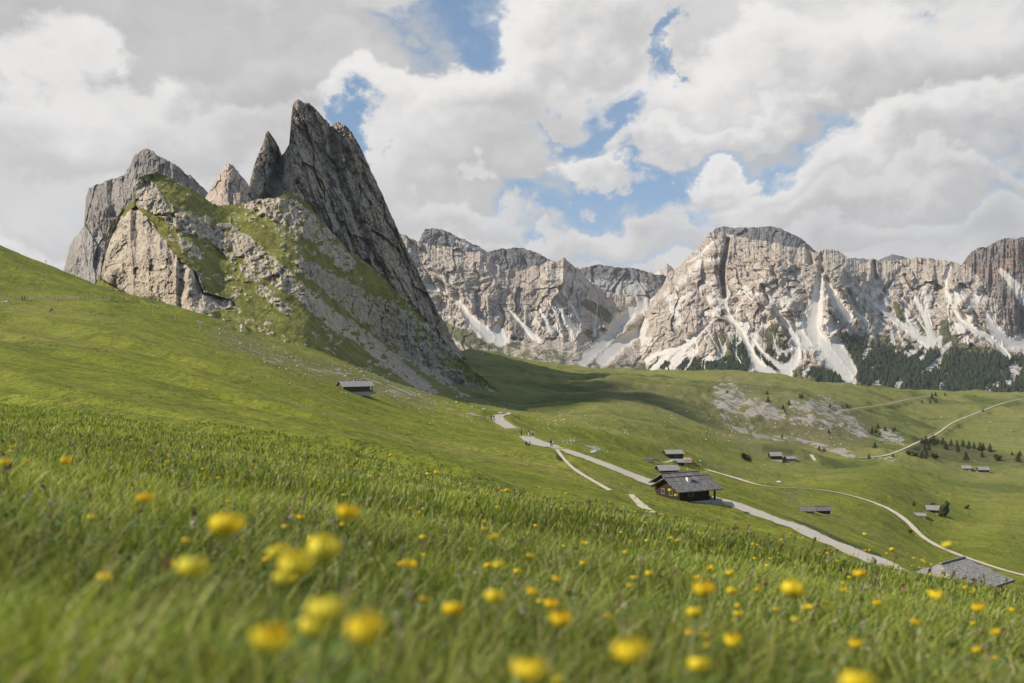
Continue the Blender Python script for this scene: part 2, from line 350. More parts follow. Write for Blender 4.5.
# ------------------------------------------------------------------ ground height field
CREST = [(-400, 415), (0, 425), (128, 432), (256, 447), (384, 463), (512, 483), (640, 502), (768, 527), (896, 558), (1024, 585), (1424, 655)]
COLS = {
 -300: [(14, 0), (60, 370), (200, 260), (340, 200), (430, 150), (600, 200), (1400, 330), (4000, 420)],
 0: [(14, 0), (24, 436), (40, 411), (70, 391), (90, 380), (200, 335), (340, 301), (390, 270), (440, 243), (520, 262), (800, 340), (4000, 430)],
 100: [(14, 0), (24, 441), (40, 418), (70, 408), (90, 398), (200, 350), (340, 303), (440, 281), (520, 300), (800, 345), (4000, 430)],
 200: [(14, 0), (24, 451), (40, 432), (70, 426), (100, 412), (200, 370), (340, 328), (430, 310), (520, 318), (700, 340), (4000, 430)],
 300: [(14, 0), (24, 464), (40, 446), (70, 440), (100, 430), (200, 398), (340, 360), (430, 348), (600, 350), (900, 360), (4000, 430)],
 400: [(14, 0), (30, 478), (60, 458), (100, 452), (200, 432), (300, 408), (430, 388), (600, 390), (1200, 384), (4000, 430)],
 500: [(14, 0), (40, 492), (100, 470), (200, 450), (260, 438), (340, 416), (380, 413), (430, 419), (860, 415), (940, 406), (1120, 380), (1400, 353), (1700, 368), (4000, 450)],
 450: [(14, 0), (30, 480), (100, 462), (200, 442), (300, 418), (380, 405), (430, 402), (600, 404), (860, 400), (1000, 382), (1200, 358), (1420, 340), (1700, 352), (4000, 440)],
 550: [(14, 0), (50, 500), (130, 474), (210, 448), (300, 436), (450, 429), (880, 413), (1000, 398), (1150, 384), (1500, 363), (1900, 380), (4000, 450)],
 600: [(14, 0), (50, 503), (130, 484), (190, 463), (205, 461), (350, 444), (500, 432), (700, 418), (1000, 393), (1550, 367), (1950, 382), (4000, 450)],
 650: [(14, 0), (50, 512), (130, 500), (165, 484), (178, 482), (300, 469), (450, 453), (700, 428), (1000, 395), (1550, 371), (1950, 386), (4000, 450)],
 720: [(14, 0), (50, 530), (110, 522), (140, 503), (152, 496), (165, 497), (230, 492), (430, 476), (600, 460), (900, 440), (1120, 400), (1550, 370), (1950, 388), (4000, 450)],
 800: [(14, 0), (50, 552), (100, 542), (118, 532), (126, 527), (136, 529), (200, 531), (340, 511), (430, 489), (600, 468), (850, 456), (1000, 440), (1170, 402), (1600, 376), (2000, 394), (4000, 450)],
 870: [(14, 0), (50, 572), (88, 568), (101, 560), (108, 556), (117, 560), (200, 556), (340, 530), (400, 508), (600, 478), (850, 462), (1100, 440), (1300, 418), (1800, 383), (2300, 402), (4000, 450)],
 950: [(14, 0), (50, 592), (78, 596), (92, 592), (110, 598), (200, 588), (320, 566), (370, 550), (500, 520), (700, 494), (1000, 464), (1300, 446), (1500, 424), (1900, 388), (2300, 405), (4000, 450)],
 1024: [(14, 0), (50, 612), (80, 616), (110, 614), (200, 605), (320, 580), (400, 545), (600, 505), (1000, 462), (1400, 440), (1700, 408), (2000, 393), (2500, 410), (4000, 450)],
 1324: [(14, 0), (50, 680), (110, 690), (320, 620), (600, 520), (1000, 470), (1700, 410), (2000, 393), (2500, 410), (4000, 450)]}
LD0, LD1, NLD = math.log(8), math.log(4200), 700
lds = np.linspace(LD0, LD1, NLD); pxs_t = np.arange(-420, 1441, 6.0)
cols = sorted(COLS); prof = []
for cpx in cols:
    pts = [(d, (np.interp(cpx, *zip(*CREST))+np.interp(cpx, [0, 500, 1024], [37, 28, 19]) if py == 0 else py)) for d, py in COLS[cpx]]
    prof.append(np.interp(lds, [math.log(d) for d, _ in pts], [q for _, q in pts]))
prof = np.array(prof)
GP = np.array([[0.0]]); GP = np.stack([np.interp(pxs_t, cols, prof[:, j]) for j in range(NLD)], 1)
GP = gauss2(GP, 5.0, 1); GP = gauss2(GP, 4.0, 0)
def smp(px, ld):
    a = np.clip((px-pxs_t[0])/6.0, 0, len(pxs_t)-1.001); b = np.clip((ld-LD0)/(LD1-LD0)*(NLD-1), 0, NLD-1.001)
    i = a.astype(int); j = b.astype(int); fa = a-i; fb = b-j
    return (GP[i, j]*(1-fb)+GP[i, j+1]*fb)*(1-fa)+(GP[i+1, j]*(1-fb)+GP[i+1, j+1]*fb)*fa
PL0, PLX, PLY = -0.66, -0.146, -0.142
FOLDS = [([(-60, 108), (-49, 95), (-35, 80), (-22, 68), (-12, 56), (-4, 50)], 3.0, 1.5), ([(-70, 100), (-38, 66), (-20, 50), (-8, 42)], 2.0, .7), ([(-130, 260), (-70, 215), (-30, 190), (10, 175)], 8, 2.2), ([(-110, 200), (-60, 160), (-30, 135)], 6, 1.5),
         ([(150, 500), (190, 600), (300, 760)], 40, -12), ([(330, 600), (260, 720), (240, 900)], 45, 10), ([(60, 640), (180, 720), (330, 800)], 30, 6), ([(30, 400), (90, 520), (180, 600)], 22, 5), ([(400, 900), (560, 1200)], 60, 12), ([(140, 300), (190, 420), (260, 520)], 20, -4)]
def H(x, y):
    x = np.asarray(x, float); y = np.asarray(y, float)
    yy = np.maximum(y, 8.0); px = CX+F*x/yy
    zc = -(smp(px, np.log(yy))-CY)/F*yy
    zp = PL0+PLX*x+PLY*y
    w = ss(9.5, 15.0, y); z = zp*(1-w)+zc*w
    z = z+.035*(fbm(x*1.1, y*1.1, 3, 5)-.5)*2*ss(60, 5, y)
    z = z+ss(18, 60, y)*.30*(ridged(x/26+y/30, y/13, 3, 40)-.45)
    z = z+ss(60, 220, y)*1.3*(fbm(x/44+y/80, y/26, 4, 50)-.5)*2
    z = z+ss(220, 420, y)*2.6*(fbm(x/120+y/160, y/62, 5, 60)-.5)*2
    for pts, wid, amp in FOLDS:
        best = np.full(np.shape(z), 1e9); sgn = np.zeros(np.shape(z))
        for (x0, y0), (x1, y1) in zip(pts[:-1], pts[1:]):
            vx, vy = x1-x0, y1-y0; t = np.clip(((x-x0)*vx+(y-y0)*vy)/(vx*vx+vy*vy), 0, 1); ddx, ddy = x-x0-t*vx, y-y0-t*vy
            dd = np.hypot(ddx, ddy); c = dd < best; best = np.where(c, dd, best); sgn = np.where(c, ((x-x0)*-vy+(y-y0)*vx)/math.hypot(vx, vy), sgn)
        q = best/wid; z = z+amp*(sgn/wid)*np.exp(-q*q)
    z = z+ss(60, 140, y)*ss(900, 500, y)*.9*(ridged(x/30+y/36, y/20, 4, 140)-.4)
    z = z+ss(260, 480, y)*3.8*(ridged(x/70+y/70, y/46, 5, 150)-.4)
    z = z+ss(700, 1000, y)*5.5*(ridged(x/90+y/120, y/70, 5, 160)-.4)
    kn = np.exp(-((x-240)/150)**2-((y-1080)/170)**2)
    z = z+ss(500, 900, y)*6.5*(ridged(x/230+y/400, y/150, 5, 70)-.4)*2
    z = z+kn*11*(ridged(x/46, y/46, 5, 90)-.4)
    return z
def px_of(x, y): return CX+F*x/y
def hit(px, py, dmin=10, dmax=2600):
    d = np.exp(np.linspace(math.log(dmin), math.log(dmax), 420)); x = (px-CX)/F*d
    gpy = CY-H(x, d)/d*F
    k = np.nonzero(gpy <= py)[0]
    i = k[0] if len(k) else int(np.argmin(gpy)); dd = d[i]
    if len(k) and i > 0: dd = d[i-1]+(d[i]-d[i-1])*(gpy[i-1]-py)/(gpy[i-1]-gpy[i]+1e-9)
    xx = (px-CX)/F*dd
    return Vector((xx, dd, float(H(xx, dd))))
# ------------------------------------------------------------------ centre lines of roads and paths, laid over the meadow
def catmull(pts, n=14):
    out = []; P_ = [pts[0]]+list(pts)+[pts[-1]]
    for i in range(1, len(P_)-2):
        p0, p1, p2, p3 = P_[i-1:i+3]
        for k in range(n):
            t = k/n; out.append(.5*((2*p1)+(p2-p0)*t+(2*p0-5*p1+4*p2-p3)*t*t+(3*p1-p0-3*p2+p3)*t**3))
    out.append(P_[-2]); return out
TRK = []
def track(name, pts, mat, width):
    """pts: (px, py, nearest distance, farthest distance): where the line of sight meets the meadow"""
    dense = []
    for a, b in zip(pts[:-1], pts[1:]):
        n = max(1, int(math.hypot(b[0]-a[0], b[1]-a[1])/5)); a4 = a[3] if len(a) > 3 else 2600; b4 = b[3] if len(b) > 3 else 2600
        for k in range(n): f = k/n; dense.append((a[0]+(b[0]-a[0])*f, a[1]+(b[1]-a[1])*f, a[2]+(b[2]-a[2])*f, a4+(b4-a4)*f))
    dense.append((pts[-1][0], pts[-1][1], pts[-1][2], pts[-1][3] if len(pts[-1]) > 3 else 2600))
    w3 = [hit(*p) for p in dense]
    for it in range(5):
        w3 = [w3[0]]+[w3[q-1]*.25+w3[q]*.5+w3[q+1]*.25 for q in range(1, len(w3)-1)]+[w3[-1]]
    c = catmull(w3, 6)
    # even spacing
    out = [c[0]]; acc = 0.0; step = max(1.0, .004*c[0].y)
    for a, b in zip(c[:-1], c[1:]):
        if (b-out[-1]).length >= max(1.0, .004*b.y): out.append(b)
    out.append(c[-1])
    TRK.append((name, out, mat, width))
track('gravel_road', [(553, 447, 160, 260), (575, 454, 150, 250), (600, 463, 150, 250), (625, 473, 140, 230), (648, 482, 158, 172), (680, 489, 152, 162), (715, 495, 148, 154), (742, 501, 142, 146), (770, 512, 134, 137), (800, 526, 125, 127), (830, 541, 115, 117), (860, 554, 108, 110), (900, 573, 99, 101), (960, 600, 89, 91)], 'M_ROAD', 2.5)
track('gravel_road', [(553, 447, 160, 260), (543, 446, 160, 280), (534, 444, 160, 290), (530, 440, 180, 320), (526, 437, 180, 330)], 'M_ROAD', 4.2)
track('gravel_road', [(512, 429, 200, 345), (503, 425, 220, 345), (496, 422, 240, 345), (493, 417, 260, 360), (494, 414, 280, 380), (501, 413.5, 280, 385), (507, 413.5, 280, 390)], 'M_ROAD', 4.0)
track('footpath', [(557, 450, 150, 250), (560, 456, 140, 240), (568, 465, 130, 220), (580, 474, 120, 210), (596, 483, 110, 200), (610, 491, 100, 180)], 'M_PATH', .62)
track('footpath', [(631, 495, 80, 170), (636, 503, 70, 150), (645, 510, 60, 130), (652, 514, 50, 110)], 'M_PATH', .6)
track('gravel_path', [(672, 459, 380, 620), (690, 465, 360, 560), (710, 471, 350, 540), (735, 478, 350, 530), (762, 487, 340, 520), (785, 488, 340, 520), (810, 489, 340, 500), (840, 493, 340, 500), (870, 501, 340, 480), (893, 511, 330, 460), (908, 521, 320, 440), (917, 533, 300, 430), (928, 542, 290, 420), (950, 552, 280, 410), (975, 561, 260, 400), (1005, 571, 240, 380), (1060, 584, 200, 380)], 'M_PATH', 2.0)
track('gravel_path', [(858, 458, 700), (885, 457, 700), (905, 449, 800), (920, 441, 800), (940, 434, 850), (944, 430, 850), (946, 424, 850), (965, 418, 850), (990, 408, 1000), (1010, 401, 1000), (1040, 397, 1000)], 'M_PATH', 2.8)
track('footpath', [(838, 412, 1000), (860, 408, 1000), (885, 405, 1000), (905, 400, 1000), (930, 396, 1000)], 'M_TRAIL', 3.0)
track('footpath', [(925, 437, 800), (960, 443, 800), (1000, 447, 800), (1040, 449, 800)], 'M_TRAIL', 2.6)
track('footpath', [(645, 468, 360), (655, 467, 360), (668, 466, 360), (676, 459, 360)], 'M_PATH', 1.8)
track('footpath', [(811, 455, 600, 900), (814, 459, 600, 900), (815, 461, 600, 900)], 'M_PATH', 2.2)
track('footpath', [(-40, 304, 280), (20, 302, 280), (60, 301, 280), (110, 300, 280), (150, 300, 280), (158, 301, 280)], 'M_TRAIL', .9)
track('footpath', [(241, 318, 300), (242.5, 323, 300), (240, 327, 300), (241, 332, 300)], 'M_PATH', .9)
def track_strip(name, c, mat, width):
    na = 4; V, Fc = [], []
    for i, p in enumerate(c):
        q = c[min(i+1, len(c)-1)]-c[max(i-1, 0)]; q.z = 0
        if q.length < 1e-6: q = Vector((1, 0, 0))
        q.normalize(); n = Vector((-q.y, q.x, 0)); ww = width*(1+.08*math.sin(i*.21)+.05*math.sin(i*.83+1))
        for k in range(na+1):
            s_ = (k/na-.5)*ww+(random.uniform(-.05, .05)*ww if k in (0, na) else 0)
            V.append((p.x+n.x*s_, p.y+n.y*s_, p.z+.05+.0004*p.y))
    for i in range(len(c)-1):
        for k in range(na): a = i*(na+1)+k; Fc.append((a, a+1, a+na+2, a+na+1))
    o = mesh_np(name, np.array(V), np.array(Fc), mat); tag(o, kind='structure'); return o
# ground mesh (a fan whose apex is well behind the camera)
NR, NC = 1000, 1000
yr = np.exp(np.linspace(math.log(9.0), math.log(4200.0), NR))-14.0
tt = np.linspace(-.92, .92, NC)
Yg = np.repeat(yr[:, None], NC, 1); Xg = (Yg+14.0)*tt[None, :]
Zg = H(Xg, Yg)
# roads and paths are benched into the slope
for _n, c_, _m, wd_ in TRK:
    acc = np.zeros_like(Zg); wsum = np.zeros_like(Zg); wmax = np.zeros_like(Zg)
    for p in c_:
        rr = max(wd_*.75, .0042*p.y); i0, i1 = np.searchsorted(yr, [p.y-2.2*rr, p.y+2.2*rr]); i0 = max(0, i0-1); i1 = min(NR, i1+1)
        j0 = int(np.clip(((p.x-2.5*rr)/(p.y+14)-tt[0])/(tt[1]-tt[0]), 0, NC-1)); j1 = int(np.clip(((p.x+2.5*rr)/(p.y+14)-tt[0])/(tt[1]-tt[0])+2, 1, NC))
        if i1 <= i0 or j1 <= j0: continue
        sl = (slice(i0, i1), slice(j0, j1)); d_ = np.hypot(Xg[sl]-p.x, Yg[sl]-p.y)/rr
        w_ = ss(2.2, 1.0, d_); acc[sl] += w_*w_*p.z*np.exp(-d_*d_); wsum[sl] += w_*w_*np.exp(-d_*d_); wmax[sl] = np.maximum(wmax[sl], w_)
    k_ = wsum > 1e-6; Zg[k_] = Zg[k_]*(1-wmax[k_])+(acc[k_]/wsum[k_])*wmax[k_]
PXg = CX+F*Xg/np.maximum(Yg, 8); PYg = CY-Zg/np.maximum(Yg, 8)*F
rock = np.zeros_like(Xg); far_ok = Yg > 700
kd = np.minimum.reduce([line_d(PXg, PYg, [(724, 392, 12), (735, 402, 13), (760, 408, 8), (780, 415, 6)]), line_d(PXg, PYg, [(795, 405, 7), (825, 408, 10), (845, 418, 8), (862, 432, 6)]),
                        line_d(PXg, PYg, [(795, 420, 5), (830, 424, 5)]), line_d(PXg, PYg, [(885, 434, 6), (900, 438, 5)])])
wn = (fbm(Xg/60, Yg/60, 4, 301)-.5)
rock = np.maximum(rock, np.clip(ss(2.3, .0, kd)*.95+wn*.7*(kd < 2), 0, .8)*far_ok)
scr = np.minimum.reduce([line_d(PXg, PYg, [(715, 402, 1.2), (728, 426, 1.5), (760, 436, 3), (800, 440, 2), (820, 446, 3), (852, 455, 3)]),
                         line_d(PXg, PYg, [(745, 415, 1.2), (754, 433, 2.5)]), line_d(PXg, PYg, [(722, 405, 1.0), (730, 420, 1.0)]),
                         line_d(PXg, PYg, [(875, 457, 1), (895, 459, 1.6)])])
rock = np.maximum(rock, np.clip(ss(2.4, .0, scr)*.9+wn*.6*(scr < 2), 0, .8)*far_ok)
band = line_d(PXg, PYg, [(200, 322, 5), (250, 352, 8), (300, 366, 7), (345, 372, 6), (400, 392, 9), (450, 408, 7), (480, 414, 3)])
rock = np.maximum(rock, ss(1.6, .2, band)*.36*(Yg > 260))
rock = np.maximum(rock, ss(1.5, .3, line_d(PXg, PYg, [(585, 447, 3), (596, 450, 7), (604, 455, 4)]))*.3*((Yg > 200) & (Yg < 420)))
rock = np.maximum(rock, ss(1.5, .3, line_d(PXg, PYg, [(480, 352, 6), (560, 365, 3)]))*.4*(Yg > 1000))
dry = .75*ss(1.7, .2, line_d(PXg, PYg, [(735, 405, 28), (800, 425, 28), (850, 430, 22)]))*far_ok
dry = np.maximum(dry, .55*ss(1.5, .2, line_d(PXg, PYg, [(600, 385, 10), (700, 400, 14), (760, 450, 8)]))*far_ok)
dry = np.maximum(dry, .5*ss(1.6, .2, line_d(PXg, PYg, [(220, 335, 12), (330, 372, 12), (430, 402, 9)]))*(Yg > 250))
dry = np.maximum(dry, .5*ss(1.6, .2, line_d(PXg, PYg, [(800, 492, 6), (790, 497, 6)]))*(Yg > 250))
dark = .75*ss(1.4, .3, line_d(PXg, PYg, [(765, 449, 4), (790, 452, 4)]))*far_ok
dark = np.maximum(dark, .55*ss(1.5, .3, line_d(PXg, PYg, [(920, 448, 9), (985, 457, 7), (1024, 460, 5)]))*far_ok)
dark = np.maximum(dark, .8*ss(1.4, .5, line_d(PXg, PYg, [(745, 496, 1.2), (800, 522, 2), (850, 545, 2.4), (880, 556, 2)]))*((Yg > 90) & (Yg < 260)))  # shaded bank along the road's upper edge, painted into the ground colour
bl = ss(1.6, .1, line_d(PXg, PYg, [(150, 335, 8), (210, 390, 9), (255, 425, 9)]))*.8
bl = np.maximum(bl, ss(1.6, .1, line_d(PXg, PYg, [(0, 350, 5), (10, 372, 6), (90, 340, 4), (190, 352, 4)]))*.6)*((Yg > 40) & (Yg < 300))
rock = np.where(far_ok, rock*.72, rock); bl = bl*.45
att = np.stack([rock, dry, dark, bl], -1).reshape(-1, 4)
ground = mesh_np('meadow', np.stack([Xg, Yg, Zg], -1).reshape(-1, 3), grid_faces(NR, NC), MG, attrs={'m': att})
tag(ground, kind='structure')

# ------------------------------------------------------------------ mountains
def sheet(name, mat, x0, x1, nu, top, bot, nv, depth, masks, disp, sil=1.5, silw=6.0, seed=1, back=(60, 14.0, 1.3), sig=0, vs=0):
    xs = np.linspace(x0, x1, nu); tp = smooth_curve(top, xs, sig)
    tn = sil*1.9*(fbm(xs/silw, xs*0+seed, 6, seed, .68)-.5)*2
    bt = smooth_curve(bot, xs, 3)
    v = np.linspace(0, 1, nv)[:, None]
    PX = np.repeat(xs[None, :], nv, 0); PY = bt[None, :]+(tp-bt)[None, :]*v-tn[None, :]*ss(.80, 1, v)*v; V = np.repeat(v, nu, 1)
    Vd = V
    if vs:
        n_ = int(vs/(x1-x0)*nu); k_ = np.exp(-.5*(np.arange(-3*n_, 3*n_+1)/n_)**2); k_ /= k_.sum()
        ts = np.convolve(np.pad(tp, 3*n_, mode='reflect', reflect_type='odd'), k_, 'valid'); Vd = np.maximum((bt[None, :]-PY)/(bt-ts)[None, :], 0)
        Vd = np.where(Vd > .9, .9+.25*np.tanh((Vd-.9)/.25), Vd)
    Dp = depth(PX, Vd, PY)
    m = masks(PX, PY, V)
    Dp = Dp+disp(PX, PY, V, m)
    X = (PX-CX)/F*Dp; Z = -(PY-CY)/F*Dp; Y = Dp
    nb, step, slope = back
    k = (np.arange(1, nb+1)**1.15)[:, None]
    Xb = X[-1:]+0*k; Yb = Y[-1:]+k*step; Zb = Z[-1:]-k*step*slope+step*.5*(fbm(Xb/(step*2), Yb/(step*2), 4, seed+9)-.5)*np.minimum(k, 6)
    A = np.concatenate([m, np.repeat(m[-1:], nb, 0)], 0)
    Xa, Ya, Za = np.concatenate([X, Xb]), np.concatenate([Y, Yb]), np.concatenate([Z, Zb])
    o = mesh_np(name, np.stack([Xa, Ya, Za], -1).reshape(-1, 3), grid_faces(nv+nb, nu), mat, attrs={'m': A.reshape(-1, 4)})
    tag(o, kind='structure')
    return o, dict(PX=PX, PY=PY, X=X, Y=Y, Z=Z, m=m)
def lin(pts):
    p = np.array(pts, float); x0, x1 = p[0, 0], p[-1, 0]; xs_ = np.linspace(x0, x1, 401); y_ = np.interp(xs_, p[:, 0], p[:, 1])
    k = np.exp(-.5*(np.arange(-36, 37)/12.0)**2); k /= k.sum(); e0, e1 = y_[0]-(y_[36:0:-1]-y_[0]), y_[-1]+(y_[-1]-y_[-2:-38:-1])
    y_ = np.convolve(np.concatenate([e0, y_, e1]), k, 'valid')
    return lambda x: np.interp(x, xs_, y_)
def M4(*a):
    z = np.zeros(np.broadcast(*[np.asarray(q) for q in a]).shape)
    return np.clip(np.stack([z+q for q in a], -1), 0, 1)

# --- near ridge: cliffs, rock bands and grass strips
dB = lin([(95, 600), (150, 540), (185, 480), (220, 425), (300, 400), (400, 430), (450, 500), (500, 660), (540, 760)])
dT = lin([(95, 640), (140, 690), (180, 730), (220, 765), (260, 780), (300, 805), (340, 870), (400, 985), (445, 1040), (480, 1010), (540, 900)])
cliff1 = [(100, 278), (102, 264), (106, 235), (113, 220), (128, 211), (136, 206), (146, 216), (158, 232), (170, 246), (182, 262), (196, 272), (204, 292), (232, 300), (236, 306), (200, 314), (172, 306), (130, 296)]
cliff2 = [(134, 205), (136, 179), (146, 178), (155, 184), (162, 196), (168, 206), (166, 214), (152, 214), (142, 207)]
def massif_masks(PX, PY, V):
    w = (fbm(PX/9, PY/9, 5, 3, .62)-.5)*13
    c1 = in_poly(PX+w, PY+w*.7, cliff1).astype(float); c2 = in_poly(PX+w*.5, PY+w*.3, cliff2).astype(float)
    def bandm(pts, k=1.0): return ss(1.5, .6, line_d(PX+w*.8, PY+w*.8, pts))*k
    b = np.maximum.reduce([
        bandm([(160, 208, 7), (185, 222, 10), (215, 230, 11), (245, 248, 12), (275, 275, 12), (300, 290, 8), (330, 318, 9), (360, 335, 8), (400, 368, 7), (430, 392, 6)], .9),
        bandm([(185, 245, 5), (200, 255, 6)], .8),
        bandm([(206, 232, 4), (240, 262, 5), (262, 290, 6), (290, 312, 5)], .7),
        bandm([(232, 196, 3), (262, 206, 9), (290, 212, 14), (320, 235, 10), (345, 262, 9)], .95),
        bandm([(300, 262, 5), (330, 282, 9), (360, 304, 13), (400, 338, 13), (430, 364, 11), (465, 387, 7), (500, 398, 4)], 1.0),
        bandm([(380, 300, 5), (420, 330, 8), (450, 355, 8)], .8)])
    lo = bandm([(210, 300, 4), (236, 310, 4)], .6)
    rock = np.maximum.reduce([c1, c2, b, lo])
    nn = fbm(PX/5.0, PY/3.6, 4, 21); rock = rock*ss(.30, .44, nn+.22*(rock > .97)+.15*c1)
    spots = ss(.58, .66, fbm(PX/4.2, PY/3.2, 5, 33, .6))*ss(.36, .58, fbm(PX/28, PY/22, 3, 37))*.75
    rock = np.maximum(rock, spots)
    green = 1-rock
    painted_shade = bandm([(300, 268, 6), (330, 285, 13), (360, 305, 20), (400, 335, 20), (430, 362, 17), (465, 385, 12)], .35)*(rock > .4)  # the towers' shade on this band, put into the rock colour
    return M4(0, green, painted_shade, 0)
def massif_disp(PX, PY, V, m):
    rk = gauss2(gauss2(1-m[..., 1], 2.2, 0), 2.2, 1)
    d = -rk*(15*(ridged(PX/18, PY/26, 5, 51, .55)-.35)+6*(ridged(PX/6, PY/7, 5, 55)-.4)+2)
    d = d+10*(fbm(PX/30, PY/24, 4, 61)-.5)*2+2.2*(fbm(PX/3.5, PY/3.0, 4, 63)-.5)
    c = in_poly(PX, PY, cliff1); d = d*np.where(c, .55, 1)
    d = d+np.where(c, 13*np.abs(vn(PX/9, PY/60, 77)-.5)*2, 0)
    wb = (fbm(PX/12, PY/12, 3, 57)-.5)*8
    d = d-rk*np.where(c, .45, 1)*(6*(blocks((PX+wb)/11, (PY+wb)/14, 3)-.5)+2.6*(blocks((PX-wb)/3.6, (PY+wb)/4.6, 4)-.5))
    return d*ss(0, .06, V)
def massif_depth(PX, V, PY):
    b, t_ = dB(PX), dT(PX)
    # steep cliff low, gentle meadow shelf, steep again
    g = lin([(0, 0), (.42, .16), (.50, .28), (.62, .50), (.80, .66), (1, 1)])(V); h = V
    w = ss(235, 150, PX); h = lin([(0, 0), (.46, .90), (1, 1)])(V)*ss(300, 385, PX)+V*(1-ss(300, 385, PX)); g = g*w+h*(1-w)
    return b+(t_-b)*g
massif_top0 = [(96, 285), (101, 268), (104, 250), (106, 236), (112, 222), (125, 208), (134, 200), (136, 182), (140, 176), (150, 174), (166, 174), (176, 181), (190, 188), (205, 197), (212, 203), (224, 206), (250, 203), (262, 200), (275, 203), (300, 233), (350, 276), (400, 320), (445, 352), (480, 374), (520, 396), (540, 404)]
massif_top = [(96, 285), (101, 268), (104, 250), (106, 236), (112, 222), (125, 208), (134, 200), (136, 182), (140, 176), (150, 174), (166, 174), (176, 181), (190, 188), (205, 197), (212, 203), (224, 206), (240, 204), (250, 201), (262, 198), (275, 199), (285, 192), (296, 192), (310, 206), (330, 230), (350, 252), (375, 268), (400, 296), (425, 322), (445, 344), (480, 376), (500, 392), (520, 408), (540, 416)]
massif_bot = [(96, 300), (130, 306), (200, 324), (220, 345), (300, 378), (400, 404), (450, 412), (500, 424), (540, 436)]
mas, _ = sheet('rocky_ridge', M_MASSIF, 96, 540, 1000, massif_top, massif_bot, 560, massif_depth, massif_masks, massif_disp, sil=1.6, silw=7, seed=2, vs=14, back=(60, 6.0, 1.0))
# --- the leaning towers on the ridge
fin_top = [(246, 215), (248, 197), (250, 182), (254, 166), (262, 147), (266, 132), (269, 131), (273, 138), (279, 148), (282, 156), (285, 152), (289, 145), (291, 120), (293, 104), (297, 100), (302, 101), (310, 104), (316, 110), (322, 116), (328, 123), (331, 126), (333, 124), (338, 122), (345, 125), (352, 133), (360, 147), (370, 168), (380, 190), (390, 212), (400, 234), (408, 252), (418, 272), (428, 292), (440, 315), (456, 345), (470, 365)]
fin_bot = [(246, 262), (262, 264), (275, 270), (300, 300), (350, 345), (400, 385), (445, 405), (470, 412)]
finD = lin([(246, 930), (278, 952), (286, 922), (300, 926), (328, 955), (332, 968), (345, 962), (400, 1012), (470, 1085)])
def fin_depth(PX, V, PY):
    return finD(PX)+210*V**1.1+8*np.sin(V*9)
def fin_masks(PX, PY, V):
    lean = PX+ (PY-200)*(-.42)
    g = ss(.60, .72, fbm(PX/9, PY/9, 4, 12))*ss(.50, .25, V)*.9
    led = ss(1.5, .3, line_d(PX, PY, [(380, 262, 3), (400, 290, 4), (430, 330, 6)]))*.8*ss(.4, .6, fbm(PX/6, PY/6, 3, 8))
    return M4(ss(1.5, .5, line_d(PX, PY, [(274, 178, 4), (268, 190, 6)]))*.6, np.maximum(g, led), ss(.5, .8, fbm(lean/14, PY/70, 4, 5))*.35, 0)
def fin_disp(PX, PY, V, m):
    lean = PX-(PY-200)*.44; along = (PY+PX*.44)
    d = -24*(fbm(lean/20, along/120, 4, 81, .5)-.4)*2-8*(ridged(lean/11, along/13, 6, 85, .62)-.4)-4*(ridged(lean/4, along/4.5, 5, 89, .62)-.4)-5*np.abs(((along/17+2.2*fbm(lean/30, along/40, 3, 87)) % 1)-.5)*2
    gul = ss(2.2, .2, line_d(PX, PY, [(329, 122, 3), (334, 150, 3.5), (345, 190, 3), (365, 240, 3), (395, 300, 3)]))*20
    gul = gul+ss(2.2, .2, line_d(PX, PY, [(281, 150, 3), (278, 175, 4), (268, 200, 5)]))*38
    wb = (fbm(PX/14, PY/14, 4, 88)-.5)*7
    d = d-20*(blocks((lean+wb)/14, (along+wb)/44, 5)-.5)-8*(blocks((lean-wb)/5.6, (along+wb)/15, 6)-.5)-3.2*(blocks((lean+wb)/2.4, (along-wb)/5, 7)-.5)
    return d*1.0+gul
sheet('rock_towers', M_FIN, 246, 470, 800, fin_top, fin_bot, 800, fin_depth, fin_masks, fin_disp, sil=1.5, silw=4.5, seed=4, back=(60, 7.0, 0.75))
# --- pale spire and grey massif behind
sp_top = [(196, 215), (206, 196), (212, 186), (218, 176), (224, 166), (229, 163), (234, 167), (240, 174), (247, 182), (256, 196), (266, 205)]
sheet('pale_spire', M_PINK, 196, 266, 260, sp_top, [(196, 240), (266, 240)], 260,
      lambda PX, V, PY: 1150+260*V+np.abs(PX-226)*1.0, lambda PX, PY, V: M4(0, 0, ss(.5, .8, fbm(PX/8, PY/20, 3, 4))*.2, 0),
      lambda PX, PY, V, m: -18*(blocks(PX/6, PY/12, 63)-.5)-14*(ridged(PX/13, PY/45, 4, 15)-.4)-10*(ridged(PX/4, PY/9, 4, 18)-.4), sil=1.2, silw=4, seed=6, back=(40, 8, 2.2))
gl_top = [(60, 282), (66, 262), (70, 246), (78, 234), (84, 226), (86, 196), (89, 187), (97, 184), (108, 180), (113, 178), (118, 176), (124, 174), (130, 165), (133, 157), (140, 152), (148, 150), (156, 153), (164, 158), (172, 163), (182, 170), (190, 176), (198, 182), (206, 190), (212, 198), (222, 210)]
def gl_disp(PX, PY, V, m):
    return -24*(blocks(PX/12, PY/30, 61)-.5)-8*(blocks(PX/4.4, PY/9, 62)-.5)-55*(ridged(PX/26, PY/70, 4, 31)-.4)-22*(ridged(PX/8, PY/18, 5, 35)-.4)-9*(ridged(PX/3, PY/5, 4, 38)-.4)+ss(1.8, .3, line_d(PX, PY, [(112, 180, 3), (114, 225, 5)]))*40
